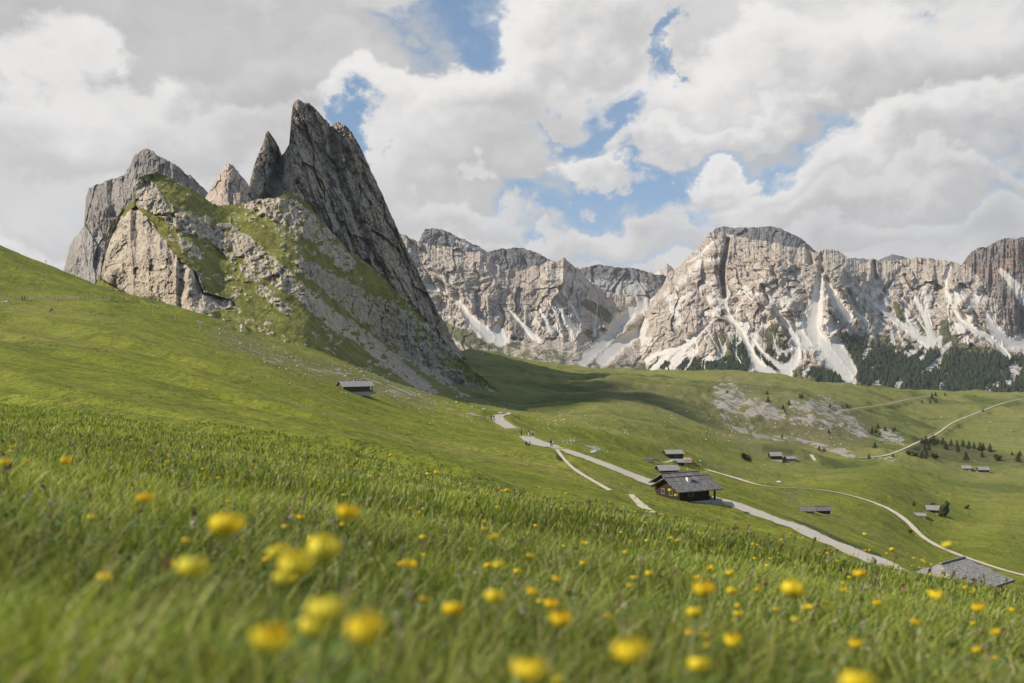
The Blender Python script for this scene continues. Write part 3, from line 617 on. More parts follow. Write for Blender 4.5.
sheet('grey_massif', M_BACKL, 60, 222, 500, gl_top, [(60, 300), (222, 300)], 460,
      lambda PX, V, PY: 1500+lin([(0, 0), (.3, 260), (.4, 300), (.8, 460), (1, 640)])(V)+np.abs(PX-120)*.8,
      lambda PX, PY, V: M4(ss(1.4, .6, line_d(PX, PY, [(85, 240, 12), (100, 265, 22)]))*.5, 0, ss(1.6, .4, line_d(PX, PY, [(135, 160, 10), (170, 172, 8), (210, 195, 8)]))*.45+ss(1.5, .5, line_d(PX, PY, [(96, 190, 11), (97, 222, 10)]))*.35, 0),
      gl_disp, sil=1.8, silw=7, seed=8, back=(50, 14, 1.6))

# --- far range
def rib(PX, PY, a, seed):
    wx = (fbm(PX/18, PY/18, 3, seed+20)-.5)*14; L = PX+wx+(PY-300)*.25*np.sin(PX/40+seed)
    st_ = PY/8.5+3.2*fbm(PX/46, PY/46, 4, seed+30)+.04*PX; st_ = np.abs((st_ % 1)-.5)*2; st2 = PY/3.4+3*fbm(PX/30, PY/30, 4, seed+33); st2 = np.abs((st2 % 1)-.5)*2
    return -a*(15*st_*fbm(PX/30, PY/14, 3, seed+36)*1.6+3*st2+150*(fbm(L/26, PY/60, 4, seed)-.45)*2+60*(ridged(L/14, PY/20, 6, seed+4, .60)-.4)+70*(blocks(L/12, (PY+wx)/24, seed+5)-.5)+26*(blocks((L+wx)/4.6, PY/8, seed+6)-.5)+22*(ridged(L/3.8, PY/3.6, 5, seed+8, .60)-.4))
# left wall of the far valley
fl_top = [(395, 232), (410, 238), (422, 243), (440, 246), (455, 247), (468, 250), (480, 252), (492, 262), (504, 269), (520, 270), (536, 267), (548, 261), (556, 262), (561, 260), (563, 257), (567, 262), (571, 264), (580, 270), (590, 281), (605, 291), (625, 297), (645, 298), (664, 296), (700, 300)]
ch_l = [[(455, 295, 2), (460, 304, 3), (471, 319, 4.5), (490, 337, 6)], [(505, 305, 1.0), (515, 317, 1.6), (537, 340, 3)], [(540, 310, 1.2), (552, 333, 2)], [(556, 300, 1.5), (563, 315, 2.2), (575, 332, 3.5)],
        [(498, 330, 5), (500, 340, 7)], [(425, 285, 3), (436, 290, 3)], [(441, 282, 1), (445, 292, 2.5)], [(430, 270, 1.5), (440, 275, 1.5)], [(563, 290, 1), (580, 320, 1.6)], [(548, 300, .8), (560, 325, 1.5)]]
pass_sc = [(668, 296, 5), (640, 305, 7), (622, 320, 7), (608, 338, 6), (592, 352, 5), (582, 364, 4)]
def channels(PX, PY, x0, x1, n, ytop, ybot, seed, slant):
    rg = np.random.RandomState(seed); s = np.zeros_like(PX)
    for k in range(n):
        x = rg.uniform(x0, x1); y = rg.uniform(*ytop); w_ = rg.uniform(.35, .9); dxs = slant+rg.uniform(-.5, .5); pts = [(x, y, w_*.5)]
        yb = y+rg.uniform(.35, 1.0)*(ybot-y)
        for q in range(1, 6):
            f = q/5; yy = y+(yb-y)*f; x += (yb-y)/5*dxs*rg.uniform(.3, 1.5); pts.append((x, yy, w_*(.5+1.6*f*f)))
        s = np.maximum(s, ss(1.8, .2, line_d(PX, PY, pts))*rg.uniform(.5, 1))
    return s
def fl_masks(PX, PY, V):
    w = (fbm(PX/6, PY/6, 4, 71)-.5)*5
    s = np.zeros_like(PX)
    w2 = (fbm(PX/2.6, PY/9, 4, 73)-.5)*3
    for c in ch_l: s = np.maximum(s, ss(1.9, .2, line_d(PX+w*.5+w2*.5, PY+w*.2, c)))
    s = np.maximum(s, channels(PX, PY, 420, 600, 26, (285, 318), 345, 501, .35))
    s = np.maximum(s, ss(1.6, .4, line_d(PX+w, PY+w, pass_sc))*.9)
    s = np.maximum(s, ss(1.5, .3, line_d(PX+w, PY+w, [(560, 275, 8), (600, 286, 8), (640, 292, 6)]))*.45)
    s = np.maximum(s, ss(1.5, .5, line_d(PX+w, PY+w, [(668, 312, 3), (640, 330, 5), (603, 358, 8)]))*.95)
    s = np.maximum(s, .42*ss(335, 350, PY)*ss(600, 560, PX)*(PX > 470))
    veg = np.maximum.reduce([ss(1.5, .4, line_d(PX+w, PY+w, [(585, 303, 5), (602, 312, 6), (612, 322, 5)]))*.9, ss(1.6, .3, line_d(PX+w, PY+w, [(440, 325, 6), (480, 345, 9), (560, 358, 10)]))*.85,
                             ss(1.6, .3, line_d(PX+w, PY+w, [(590, 335, 7), (605, 345, 5)]))*.7, ss(.3, .12, V)*.55])*(1-s*.9)
    dk = ss(1.5, .2, line_d(PX+w, PY+w, [(515, 325, 10), (530, 300, 14), (520, 275, 12)]))*.35
    return M4(s, veg, dk, ss(1.5, .3, line_d(PX, PY, [(510, 338, 3), (535, 342, 3)]))*.5)
def far_disp(a, seed):
    def f(PX, PY, V, m):
        k = np.clip(1-1.05*m[..., 0]-.6*m[..., 1], .03, 1)
        k = gauss2(gauss2(k, 3.0, 0), 3.0, 1)
        return rib(PX, PY, a, seed)*k+m[..., 0]*18*a
    return f
def fl_depth(PX, V, PY):
    base = 3300+lin([(395, 0), (560, 40), (620, 260), (700, 520)])(PX)
    return base+lin([(0, 0), (.30, 420), (.42, 560), (.85, 900), (1, 1150)])(V)*lin([(395, .9), (560, 1.0), (620, 1.2), (700, 1.4)])(PX)
sheet('far_wall', M_FAR, 395, 700, 900, fl_top, [(395, 372), (700, 376)], 460, fl_depth, fl_masks, far_disp(.62, 101), sil=2.0, silw=6, seed=12, back=(50, 30, .5))
# darker summits behind
def rk_only(dk=0.0, sc_=None):
    def f(PX, PY, V):
        s = 0*PX
        if sc_: s = ss(1.6, .4, line_d(PX, PY, sc_))
        return M4(s, 0, dk, 0)
    return f
sheet('dark_summit', M_FARD, 405, 500, 300, [(405, 262), (418, 246), (421, 236), (425, 229), (432, 228), (440, 229), (450, 233), (462, 238), (475, 245), (488, 252), (500, 258)], [(405, 285), (500, 285)], 160,
      lambda PX, V, PY: 5000+400*V, rk_only(0, [(455, 241, 1.5), (480, 250, 2)]), lambda PX, PY, V, m: rib(PX, PY, .7, 131), sil=1.0, silw=6, seed=14, back=(30, 40, .8))
sheet('dark_dome', M_FARD, 480, 575, 300, [(480, 262), (488, 252), (500, 249), (520, 248), (532, 250), (545, 257), (556, 264), (575, 272)], [(480, 290), (575, 290)], 160,
      lambda PX, V, PY: 4900+500*V, rk_only(.2), lambda PX, PY, V, m: rib(PX, PY, .7, 141), sil=1.0, silw=7, seed=15, back=(30, 40, .8))
sheet('dark_pass_wall', M_FARD, 575, 672, 300, [(575, 270), (590, 266), (600, 265), (620, 267), (634, 268), (645, 271), (655, 274), (672, 276)], [(575, 318), (672, 318)], 160,
      lambda PX, V, PY: 5200+500*V, rk_only(.0, [(590, 285, 6), (640, 290, 8)]), lambda PX, PY, V, m: rib(PX, PY, .7, 151), sil=1.0, silw=6, seed=16, back=(30, 40, .6))
sheet('distant_peak', M_FAR, 640, 680, 120, [(640, 276), (650, 271), (656, 272), (664, 268), (667, 263), (671, 266), (680, 275)], [(640, 290), (680, 290)], 60,
      lambda PX, V, PY: 9000+500*V, rk_only(0, [(650, 274, 3), (658, 273, 2)]), lambda PX, PY, V, m: rib(PX, PY, .8, 161), sil=.8, silw=5, seed=17, back=(20, 60, 1.0))
# main wall
mw_top = [(630, 345), (640, 322), (650, 305), (658, 292), (664, 283), (668, 274), (676, 268), (682, 264), (688, 258), (696, 248), (704, 241), (710, 233), (714, 230), (722, 232), (740, 237), (760, 241), (785, 245), (805, 249), (812, 251), (818, 252), (823, 249), (828, 248), (836, 251), (845, 255), (852, 259), (866, 262), (872, 259), (880, 261), (890, 262), (900, 260), (915, 257), (930, 258), (945, 260), (956, 263), (972, 266), (1000, 272), (1080, 285), (1160, 280)]
ch_m = [[(724, 296, 1.6), (728, 314, 2), (742, 332, 2.6), (750, 350, 3.2), (758, 366, 5), (772, 374, 5)],
        [(716, 318, 1), (700, 332, 2), (684, 348, 3), (676, 362, 5)], [(700, 330, 1.2), (672, 352, 2), (650, 372, 3)], [(688, 345, 2), (655, 355, 2), (640, 366, 3)],
        [(775, 306, 1.5), (788, 326, 2.2), (798, 345, 3), (796, 360, 4.5), (785, 371, 5)], [(752, 340, 1.5), (768, 358, 2.4), (790, 374, 3)],
        [(820, 276, 2.5), (817, 300, 6), (812, 330, 10), (828, 352, 9), (848, 376, 7)], [(826, 278, 2), (836, 300, 5), (850, 318, 4)],
        [(800, 330, 4), (806, 345, 6)], [(848, 290, 1.0), (857, 312, 2), (868, 322, 1.5)],
        [(874, 303, 1.5), (884, 312, 2.4), (898, 323, 3), (915, 335, 3.4), (930, 345, 4)], [(910, 288, 1), (918, 303, 1.8), (927, 322, 2.6), (933, 340, 5)],
        [(905, 300, 1.0), (906, 320, 1.6), (918, 334, 2)], [(880, 290, .8), (890, 306, 1.2)], [(742, 290, 1.0), (752, 300, 1.0)],
        [(951, 306, 1.6), (958, 318, 2.4), (970, 328, 2.8), (990, 338, 3), (1003, 350, 2.6), (1009, 358, 2)], [(1000, 336, 3), (1010, 344, 6), (1024, 342, 7)],
        [(950, 268, 1.2), (945, 280, 2.2), (948, 300, 1.8)], [(984, 312, 1.2), (992, 326, 4), (1000, 336, 6)], [(962, 312, 1), (975, 330, 2)], [(1020, 320, 3), (1024, 345, 4)],
        [(1060, 300, 2), (1075, 340, 6)], [(835, 345, 8), (855, 372, 3)], [(688, 262, 1.5), (700, 255, 2.4), (715, 240, 2)], [(676, 288, 3), (700, 262, 4), (720, 258, 3)], [(680, 300, 3), (715, 280, 3)]]
def mw_masks(PX, PY, V):
    w = (fbm(PX/6, PY/6, 4, 171)-.5)*4.5
    s = np.zeros_like(PX)
    w2 = (fbm(PX/2.6, PY/9, 4, 173)-.5)*3.4
    for i, c in enumerate(ch_m): s = np.maximum(s, ss(1.9, .2, line_d(PX+w*.5+w2*.5, PY+w*.2, c))*(.55 if i >= len(ch_m)-3 else 1))
    s = np.maximum(s, channels(PX, PY, 690, 830, 26, (300, 340), 378, 511, .25))
    s = np.maximum(s, channels(PX, PY, 660, 720, 12, (320, 350), 374, 512, -.9))
    s = np.maximum(s, channels(PX, PY, 840, 1030, 30, (278, 320), 345, 513, .6))
    s = np.maximum(s, channels(PX, PY, 1030, 1150, 16, (290, 330), 350, 514, .5))
    s = np.maximum(s, ss(.50, .64, fbm(PX/11+PY/30, PY/15, 5, 521, .6))*ss(262, 300, PY)*.62)
    veg = np.maximum.reduce([ss(1.6, .4, line_d(PX+w, PY+w, [(722, 340, 10), (735, 362, 14)])), ss(1.5, .4, line_d(PX+w, PY+w, [(770, 325, 7), (778, 350, 12)])), ss(1.4, .4, line_d(PX+w, PY+w, [(905, 345, 9), (870, 345, 14), (850, 350, 12)])),
                             ss(1.5, .4, line_d(PX+w, PY+w, [(920, 322, 5), (925, 330, 5)])), ss(1.4, .4, line_d(PX+w, PY+w, [(946, 325, 7), (950, 338, 11)])), ss(1.5, .4, line_d(PX+w, PY+w, [(895, 305, 4), (905, 320, 6)])),
                             ss(1.5, .4, line_d(PX+w, PY+w, [(690, 362, 8), (720, 372, 10), (1024, 385, 16), (1160, 385, 20)])), ss(1.4, .5, line_d(PX+w, PY+w, [(940, 352, 14), (1024, 365, 14)]))])*.85
    sh = np.maximum.reduce([ss(1.4, .5, line_d(PX+w, PY+w, [(738, 345, 8), (742, 362, 10), (700, 368, 8), (664, 366, 4)])), ss(1.4, .5, line_d(PX+w, PY+w, [(758, 352, 5), (772, 366, 6)])), ss(1.4, .5, line_d(PX+w, PY+w, [(782, 352, 7), (788, 360, 6)])),
                             ss(1.4, .5, line_d(PX+w, PY+w, [(812, 372, 5), (830, 380, 6), (850, 384, 6)])), ss(1.4, .5, line_d(PX+w, PY+w, [(842, 340, 6), (870, 368, 20), (940, 372, 20), (1024, 375, 16), (1160, 375, 20)]))*.8])
    sh = sh*(1-s*.95); veg = veg*(1-s*.95)
    dk = ss(1.3, .6, line_d(PX+w*.5, PY+w*.5, [(1000, 262, 30), (1100, 270, 30)]))*0
    return M4(s, veg, dk, sh)
def mw_depth(PX, V, PY):
    b = lin([(630, 3500), (700, 3350), (760, 3300), (860, 3350), (950, 3500), (1160, 3700)])(PX)
    d = b+lin([(0, 0), (.38, 560), (.62, 800), (.90, 1080), (1, 1350)])(V)
    # buttress faces: turns of the wall
    d = d+90*np.sin((PX-700)/26)*ss(.2, .6, V)
    d = d-170*np.exp(-((PX-765)/38)**2)*ss(.25, .7, V)
    return d
def mw_disp(PX, PY, V, m):
    g = np.zeros_like(PX)
    for c, a in [([(728, 240, 1.6), (722, 270, 2), (724, 296, 2)], 150), ([(809, 250, 1.5), (811, 262, 2)], 130), ([(822, 252, 1.6), (822, 270, 2.2)], 150), ([(874, 262, 1.2), (876, 278, 1.5)], 120), ([(905, 275, 1.2), (913, 290, 1.2)], 80), ([(762, 285, 1.4), (768, 300, 1.4)], 60)]:
        g = g+a*ss(2.2, .2, line_d(PX, PY, c))
    return far_disp(.72, 181)(PX, PY, V, m)+g
mw, MW = sheet('main_wall', M_FAR, 630, 1160, 1400, mw_top, [(630, 385), (800, 392), (1160, 402)], 520, mw_depth, mw_masks, mw_disp, sil=1.6, silw=5, seed=22, back=(50, 30, .6))
sheet('grey_summit_cap', M_FARD, 700, 824, 360, [(700, 250), (708, 234), (716, 228), (724, 226.5), (735, 228), (745, 227), (758, 227), (770, 226), (780, 228), (795, 235), (805, 241), (812, 248), (824, 256)], [(700, 262), (824, 266)], 110,
      lambda PX, V, PY: 4650+500*V, rk_only(0), lambda PX, PY, V, m: rib(PX, PY, .5, 191), sil=.8, silw=6, seed=23, back=(30, 40, .7))
sheet('distant_ridge', M_FARD, 835, 975, 260, [(835, 262), (850, 258), (862, 258), (875, 262), (885, 257), (892, 254), (902, 256), (912, 260), (930, 264), (975, 266)], [(835, 275), (975, 275)], 60,
      lambda PX, V, PY: 6500+500*V, rk_only(0), lambda PX, PY, V, m: rib(PX, PY, .6, 201), sil=.8, silw=5, seed=24, back=(20, 50, .7))
def rc_masks(PX, PY, V):
    w = (fbm(PX/6, PY/6, 4, 211)-.5)*4
    s = ss(1.5, .4, line_d(PX+w, PY+w, [(1000, 270, 3), (1012, 282, 5), (1024, 300, 6)]))*.9
    return M4(s, 0, ss(1.5, .4, line_d(PX+w, PY+w, [(968, 270, 8), (975, 300, 10), (1000, 310, 8)]))*.5, 0)
sheet('red_cliff', M_FARR, 955, 1160, 460, [(955, 282), (960, 268), (966, 258), (972, 251), (980, 247), (988, 246), (996, 241), (1006, 239), (1015, 238), (1024, 237), (1060, 233), (1160, 240)], [(955, 335), (985, 345), (1024, 352), (1160, 362)], 260,
      lambda PX, V, PY: 4170+lin([(0, 0), (.5, 160), (1, 420)])(V)+lin([(955, 260), (1000, 40), (1160, 0)])(PX), rc_masks,
      lambda PX, PY, V, m: (-110*(ridged(PX/17, PY/130, 4, 221)-.4)-50*(ridged(PX/5, PY/30, 5, 225)-.4)-20*(ridged(PX/3, PY/4, 4, 228)-.4))*(1-.6*m[..., 0]), sil=1.4, silw=6, seed=25, back=(30, 30, 1.0))
#---OBJECTS---

# ------------------------------------------------------------------ haze
hm = bpy.data.materials.new('haze'); hm.use_nodes = True; hm.node_tree.nodes.clear()
_t = NT(hm.node_tree); _o = _t.node('ShaderNodeOutputMaterial'); _v = _t.node('ShaderNodeVolumePrincipled')
_v.inputs['Color'].default_value = (.93, .95, 1.0, 1); _v.inputs['Density'].default_value = HAZE; _v.inputs['Anisotropy'].default_value = .2
_t.l.new(_v.outputs[0], _o.inputs['Volume'])
bm = bmesh.new(); box(bm, -9000, 9000, -60, 13500, -2600, 1600)
haze = obj('haze', bm, hm); tag(haze, kind='stuff'); haze['label'] = 'thin bluish mountain haze in the air over the valley'; haze['category'] = 'haze'

# ------------------------------------------------------------------ tracks
def track_mat(name, a, b):
    m, t = new_mat(name); n = t.noise(t.pos, .7, 6, .65); n2 = t.noise(t.pos, 4.0, 4, .6)
    c = t.mix(n, a, b); c = t.mix(t.rng(n2, .4, .8, 0, .4), c, tuple(x*.6 for x in a))
    t.l.new(c, t.b.inputs['Base Color']); t.l.new(bump(t, n2, .5, .08), t.b.inputs['Normal']); return m
M_ROAD = track_mat('gravel_road', (.36, .325, .275), (.48, .435, .37)); M_PATH = track_mat('gravel_path', (.46, .40, .31), (.60, .53, .42))
M_TRAIL = track_mat('trail_dirt', (.36, .31, .22), (.48, .43, .33))
for nm_, c_, mt_, wd_ in TRK: track_strip(nm_, c_, globals()[mt_], wd_)

# ------------------------------------------------------------------ buildings
def plank_mat(name, a, b, horizontal=True, n=7.0):
    m, t = new_mat(name); tc_ = t.node('ShaderNodeTexCoord').outputs['Object']
    w = t.node('ShaderNodeTexWave', wave_type='BANDS', bands_direction='Z' if horizontal else 'X'); t.l.new(tc_, w.inputs['Vector'])
    w.inputs['Scale'].default_value = n/6.28*1.6; w.inputs['Distortion'].default_value = .6
    c = t.mix(t.noise(t.scale(tc_, 1, 1, 6), 2.2, 5, .65), a, b); c = t.mix(t.rng(w.outputs[1], .25, 0, 0, .8), c, (.008, .006, .005))
    t.l.new(c, t.b.inputs['Base Color']); t.l.new(bump(t, w.outputs[1], .7, .05), t.b.inputs['Normal']); return m
def shingle_mat(name, a, b, s=1.0):
    m, t = new_mat(name); tc_ = t.node('ShaderNodeTexCoord').outputs['UV']
    br = t.node('ShaderNodeTexBrick'); t.l.new(tc_, br.inputs['Vector']); br.inputs['Scale'].default_value = 1.0
    br.inputs['Color1'].default_value = (*a, 1); br.inputs['Color2'].default_value = (*b, 1); br.inputs['Mortar'].default_value = (a[0]*.55, a[1]*.55, a[2]*.55, 1)
    br.inputs['Mortar Size'].default_value = .025*s; br.inputs['Brick Width'].default_value = .26*s; br.inputs['Row Height'].default_value = .34*s
    c = t.mix(t.rng(t.noise(tc_, 1.4, 6, .7), .3, .75, 0, .6), br.outputs[0], tuple(x*.5 for x in a))
    c = t.mix(t.rng(t.noise(tc_, .5, 5, .7), .55, .75, 0, .5), c, (.20, .19, .14))
    t.l.new(c, t.b.inputs['Base Color']); t.l.new(bump(t, br.outputs[1], -.8, .05), t.b.inputs['Normal']); return m
M_DARKWOOD = plank_mat('dark_log', (.040, .026, .018), (.085, .058, .040))
M_BROWNWOOD = plank_mat('brown_board', (.10, .055, .032), (.20, .115, .07), False)
M_GREYWOOD = plank_mat('grey_board', (.16, .14, .12), (.30, .27, .235), False)
M_SHINGLE = shingle_mat('old_shingle', (.165, .155, .145), (.27, .255, .24))
M_SHINGLE2 = shingle_mat('pale_shingle', (.32, .30, .275), (.42, .40, .37), .7)
M_STONE = flat_mat('stone_wall', (.40, .37, .33), .4, 2.5, bmp=.04)
M_PLASTER = flat_mat('white_plaster', (.68, .66, .62), .08, 2.0)
M_GLASS = flat_mat('window_glass', (.03, .035, .04), .1, 2.0, .15)
M_SLAB = flat_mat('stone_terrace', (.34, .32, .29), .3, 1.6, bmp=.02)
def roof_mesh(bm, L, W, z_e, rh, over_x, over_y, th=.14, x0=None, shift=0.0):
    uv = bm.loops.layers.uv.verify(); lx = L/2+over_x; wy = W/2+over_y; drop = rh*over_y/(W/2)
    for sgn in (-1, 1):
        nx, ny = 28, 12; rows = []
        for j in range(ny+1):
            f = j/ny; row = []
            for i in range(nx+1):
                x = -lx+2*lx*i/nx; y = sgn*wy*(1-f); z = z_e-drop+(rh+drop)*f+random.uniform(-.018, .018)
                if j == 0: y += sgn*random.uniform(-.05, .05)
                row.append((x+shift, y, z))
            rows.append(row)
        top = [[bm.verts.new((x, y, z+th)) for x, y, z in r] for r in rows]; bot = [[bm.verts.new(p) for p in r] for r in rows]
        def quad(a, uvs=None):
            f_ = bm.faces.new(a)
            for lp, v in zip(f_.loops, a):
                lp[uv].uv = (v.co.x+lx, math.hypot(v.co.y, v.co.z-z_e)*1.0+(20 if sgn > 0 else 0))
        for j in range(ny):
            for i in range(nx):
                quad([top[j][i], top[j][i+1], top[j+1][i+1], top[j+1][i]]); quad([bot[j][i+1], bot[j][i], bot[j+1][i], bot[j+1][i+1]])
        for i in range(nx):
            quad([bot[0][i], bot[0][i+1], top[0][i+1], top[0][i]])
        for j in range(ny):
            quad([bot[j][0], top[j][0], top[j+1][0], bot[j+1][0]]); quad([bot[j][nx], bot[j+1][nx], top[j+1][nx], top[j][nx]])
def hut(name, label, cat, loc, rz, L, W, wh, rh, wall=None, roof=None, group=None, base=1.2, over=(.5, .6), chimney=None, windows=(), doors=(), porch=0.0, whitebase=False, vents=False):
    root = empty(name, loc, rz); tag(root, label, cat, group)
    wall = wall or M_DARKWOOD; roof = roof or M_SHINGLE; Lw = L-porch; x0 = -L/2; x1 = x0+Lw
    bm = bmesh.new(); vs = []
    for x in (x0, x1):
        vs.append([bm.verts.new(p) for p in [(x, -W/2, 0), (x, W/2, 0), (x, W/2, wh), (x, 0, wh+rh), (x, -W/2, wh)]])
    bm.faces.new(vs[0]); bm.faces.new(vs[1])
    for i in range(5): j = (i+1) % 5; bm.faces.new([vs[0][i], vs[0][j], vs[1][j], vs[1][i]])
    # log ends at the corners
    for xc in (x0+.16, x1-.16):
        for yc in (-W/2, W/2):
            box(bm, xc-.09, xc+.09, yc-.12, yc+.12, 0.02, wh-.05)
    obj('wall', bm, wall, root)
    bm = bmesh.new(); box(bm, x0-.06, x1+.06, -W/2-.16, W/2+.16, -base, .012); obj('stone_base', bm, M_PLASTER if whitebase else M_STONE, root)
    bm = bmesh.new(); roof_mesh(bm, L, W, wh, rh, over[0], over[1])
    rf = obj('roof', bm, roof, root)
    bm = bmesh.new(); box(bm, -L/2-over[0], L/2+over[0], -.14, .14, wh+rh+.08, wh+rh+.20); obj('ridge_board', bm, M_GREYWOOD, rf)
    if chimney:
        cx_, cy_ = chimney; zc = wh+rh*(1-abs(cy_)/(W/2))
        bm = bmesh.new(); box(bm, cx_-.28, cx_+.28, cy_-.28, cy_+.28, zc-.3, zc+.75); ch = obj('chimney', bm, M_PLASTER, rf)
        bm = bmesh.new(); box(bm, cx_-.40, cx_+.40, cy_-.40, cy_+.40, zc+.752, zc+.84); obj('chimney_cap', bm, M_DARKWOOD, ch)
    for (face, a, z, ww, hh) in windows:
        bm = bmesh.new(); bg_ = bmesh.new()
        def fb(b, u0, u1, z0, z1, d0, d1):
            if face == 'front': box(b, u0, u1, -W/2-d1, -W/2-d0, z0, z1)
            elif face == 'gable': box(b, x0-d1, x0-d0, u0, u1, z0, z1)
            else: box(b, x1+d0, x1+d1, u0, u1, z0, z1)
        fb(bm, a-ww/2-.1, a-ww/2, z-.1, z+hh+.1, .003, .09); fb(bm, a+ww/2, a+ww/2+.1, z-.1, z+hh+.1, .003, .09)
        fb(bm, a-ww/2, a+ww/2, z-.1, z, .003, .09); fb(bm, a-ww/2, a+ww/2, z+hh, z+hh+.1, .003, .09); fb(bm, a-.03, a+.03, z, z+hh, .03, .07)
        w_ = obj('window', bm, M_GREYWOOD, root); fb(bg_, a-ww/2+.004, a+ww/2-.004, z+.004, z+hh-.004, .005, .025); obj('pane', bg_, M_GLASS, w_)
    for (face, a, ww, hh) in doors:
        bm = bmesh.new()
        if face == 'front': box(bm, a-ww/2, a+ww/2, -W/2-.20, -W/2-.004, .02, hh)
        elif face == 'gable': box(bm, x0-.08, x0-.004, a-ww/2, a+ww/2, .02, hh)
        else: box(bm, x1+.004, x1+.08, a-ww/2, a+ww/2, .02, hh)
        obj('door', bm, M_BROWNWOOD, root)
    if porch > 0:
        for yc in (-W/2+.15, W/2-.15):
            bm = bmesh.new(); box(bm, L/2-.22, L/2-.02, yc-.1, yc+.1, -.1, wh-.02); obj('post', bm, M_DARKWOOD, root)
        bm = bmesh.new(); box(bm, x1+.08, L/2+.9, -W/2-.2, W/2+.1, -min(base, .75), -.02); obj('terrace', bm, M_SLAB, root)
        bm = bmesh.new(); box(bm, x1+.5, x1+.9, -W/2+.6, W/2-1.2, -.01, .42); obj('bench', bm, M_GREYWOOD, root)
    return root
def put(px, py, d0, d1=2600): return hit(px, py, d0, d1)
def at(px, py, d): return Vector(((px-CX)/F*d, d, -(py-CY)/F*d))
# main hut above the road
g = at(686, 503, 138); g.z = float(H(g.x, g.y))+.15
hut('log_hut', 'largest dark log hut with grey shingle roof, white chimney and open porch, below the meadow', 'hut', g, R(27), 6.3, 5.2, 1.75, 1.2, chimney=(-.4, -1.1), base=1.8,
    windows=[('front', -1.2, .8, .7, .6), ('gable', -.9, .8, .6, .6), ('gable', .9, .8, .6, .6)], doors=[('right', -.4, .95, 1.8)], porch=1.2, over=(.65, .75))
g2 = g+Vector((.4, 7.6, 0)); g2.z = float(H(g2.x, g2.y))+.1
hut('log_hut', 'dark wooden hut half hidden directly behind the big log hut', 'hut', g2, R(27), 5.6, 4.6, 1.7, 1.2, base=1.5, windows=[('gable', 0, .8, .6, .6)], doors=[('gable', 1.2, .9, 1.8)], over=(.6, .7))
def far_hut(name, label, px, py, d0, d1, rz, L, W, wh, rh, **k):
    p = hit(px, py, d0, d1); p.z += k.pop('lift', -.1)
    return hut(name, label, k.pop('cat', 'hut'), p, R(rz), L, W, wh, rh, **k)
far_hut('hay_barn', 'lone brown hay barn with long grey roof on the open slope below the rocky ridge', 355, 393, 220, 420, 30, 9.0, 5.2, 1.7, 1.3, wall=M_BROWNWOOD, roof=M_SHINGLE2, cat='barn', over=(.5, .5), doors=[('front', .6, 1.0, 1.4)], windows=[('front', -2.2, .5, .5, .5)], base=1.2, porch=.9, chimney=(0, .5), lift=.45)
far_hut('mountain_lodge', 'mountain lodge with pale grey roof at the head of the white path', 673, 458, 380, 640, 8, 8.5, 6.5, 2.8, 1.5, roof=M_SHINGLE2, cat='lodge', windows=[('front', -2.6, 1.0, .9, 1.0), ('front', 0, 1.0, .9, 1.0), ('front', 2.6, 1.0, .9, 1.0)], doors=[('front', 1.4, .9, 1.8)], base=2.0, porch=0)
p = hit(681, 459, 380, 640); root = empty('lodge_terrace', p); tag(root, 'pinkish paved terrace spread out beside the mountain lodge', 'terrace')
bm = bmesh.new(); box(bm, -6, 5, -4, 2.5, -1.5, .35); obj('paving', bm, flat_mat('pink_paving', (.52, .38, .31), .2, .5), root)
for k in range(3):
    bm = bmesh.new(); box(bm, -4+k*3, -2.2+k*3, -2.2, -1.3, .95, 1.03); box(bm, -3.2+k*3, -3.0+k*3, -1.85, -1.65, .35, .95); obj('table', bm, M_GREYWOOD, root)
far_hut('shed', 'small grey roofed shed in front of the lodge terrace where the white path begins', 677, 465, 330, 560, 5, 5.6, 4.2, 1.8, 1.1, roof=M_SHINGLE2, cat='shed', doors=[('front', .8, 1.0, 1.5)], windows=[('front', -1.2, .6, .6, .5)])
far_hut('shed', 'low dark shed with grey roof just above the ridge of the big log hut', 667, 474, 250, 420, 12, 5.6, 4.0, 1.7, 1.1, roof=M_SHINGLE2, cat='shed', doors=[('front', .8, 1.0, 1.4)], windows=[('gable', 0, .6, .6, .5)])
far_hut('hut', 'grey roofed hut on a white base beside the dark hollow under the rocky knoll', 775, 459, 600, 950, 4, 8.2, 6.5, 3.0, 2.2, roof=M_SHINGLE2, whitebase=True, base=2.0, windows=[('front', -2, 1.0, .9, .9), ('front', 2, 1.0, .9, .9)], doors=[('front', 0, 1, 1.9)])
far_hut('shed', 'low grey shed right of the white based hut under the rocky knoll', 790, 460, 600, 950, 4, 6.8, 4.5, 1.5, 1.3, roof=M_SHINGLE2, wall=M_GREYWOOD, cat='shed', doors=[('front', 0, 1, 1.3)])
far_hut('hut', 'dark wooden hut with white base, in the meadow inside the bend of the white path', 822, 513, 250, 450, 5, 4.4, 3.6, 1.5, 1.0, whitebase=True, base=.9, windows=[('front', -1, .5, .5, .5)], doors=[('front', .8, .7, 1.2)])
far_hut('shed', 'low grey shed just left of the dark hut inside the bend of the white path', 807, 512, 250, 450, -8, 4.4, 3.0, .9, .9, cat='shed', wall=M_GREYWOOD, doors=[('front', .5, .7, .8)])
far_hut('hut', 'dark hut with light roof left of the bushy tree beyond the white path', 933, 512, 450, 760, -12, 6.4, 5.0, 1.8, 1.6, roof=M_SHINGLE2, doors=[('front', 1, 1, 1.4)], windows=[('front', -1.4, .6, .6, .6)])
far_hut('ruined_shed', 'collapsed pale roof lying low in the grass left of the dark hut', 919, 515, 440, 720, -20, 5.0, 4.0, .3, .9, roof=M_SHINGLE2, wall=M_GREYWOOD, cat='shed')
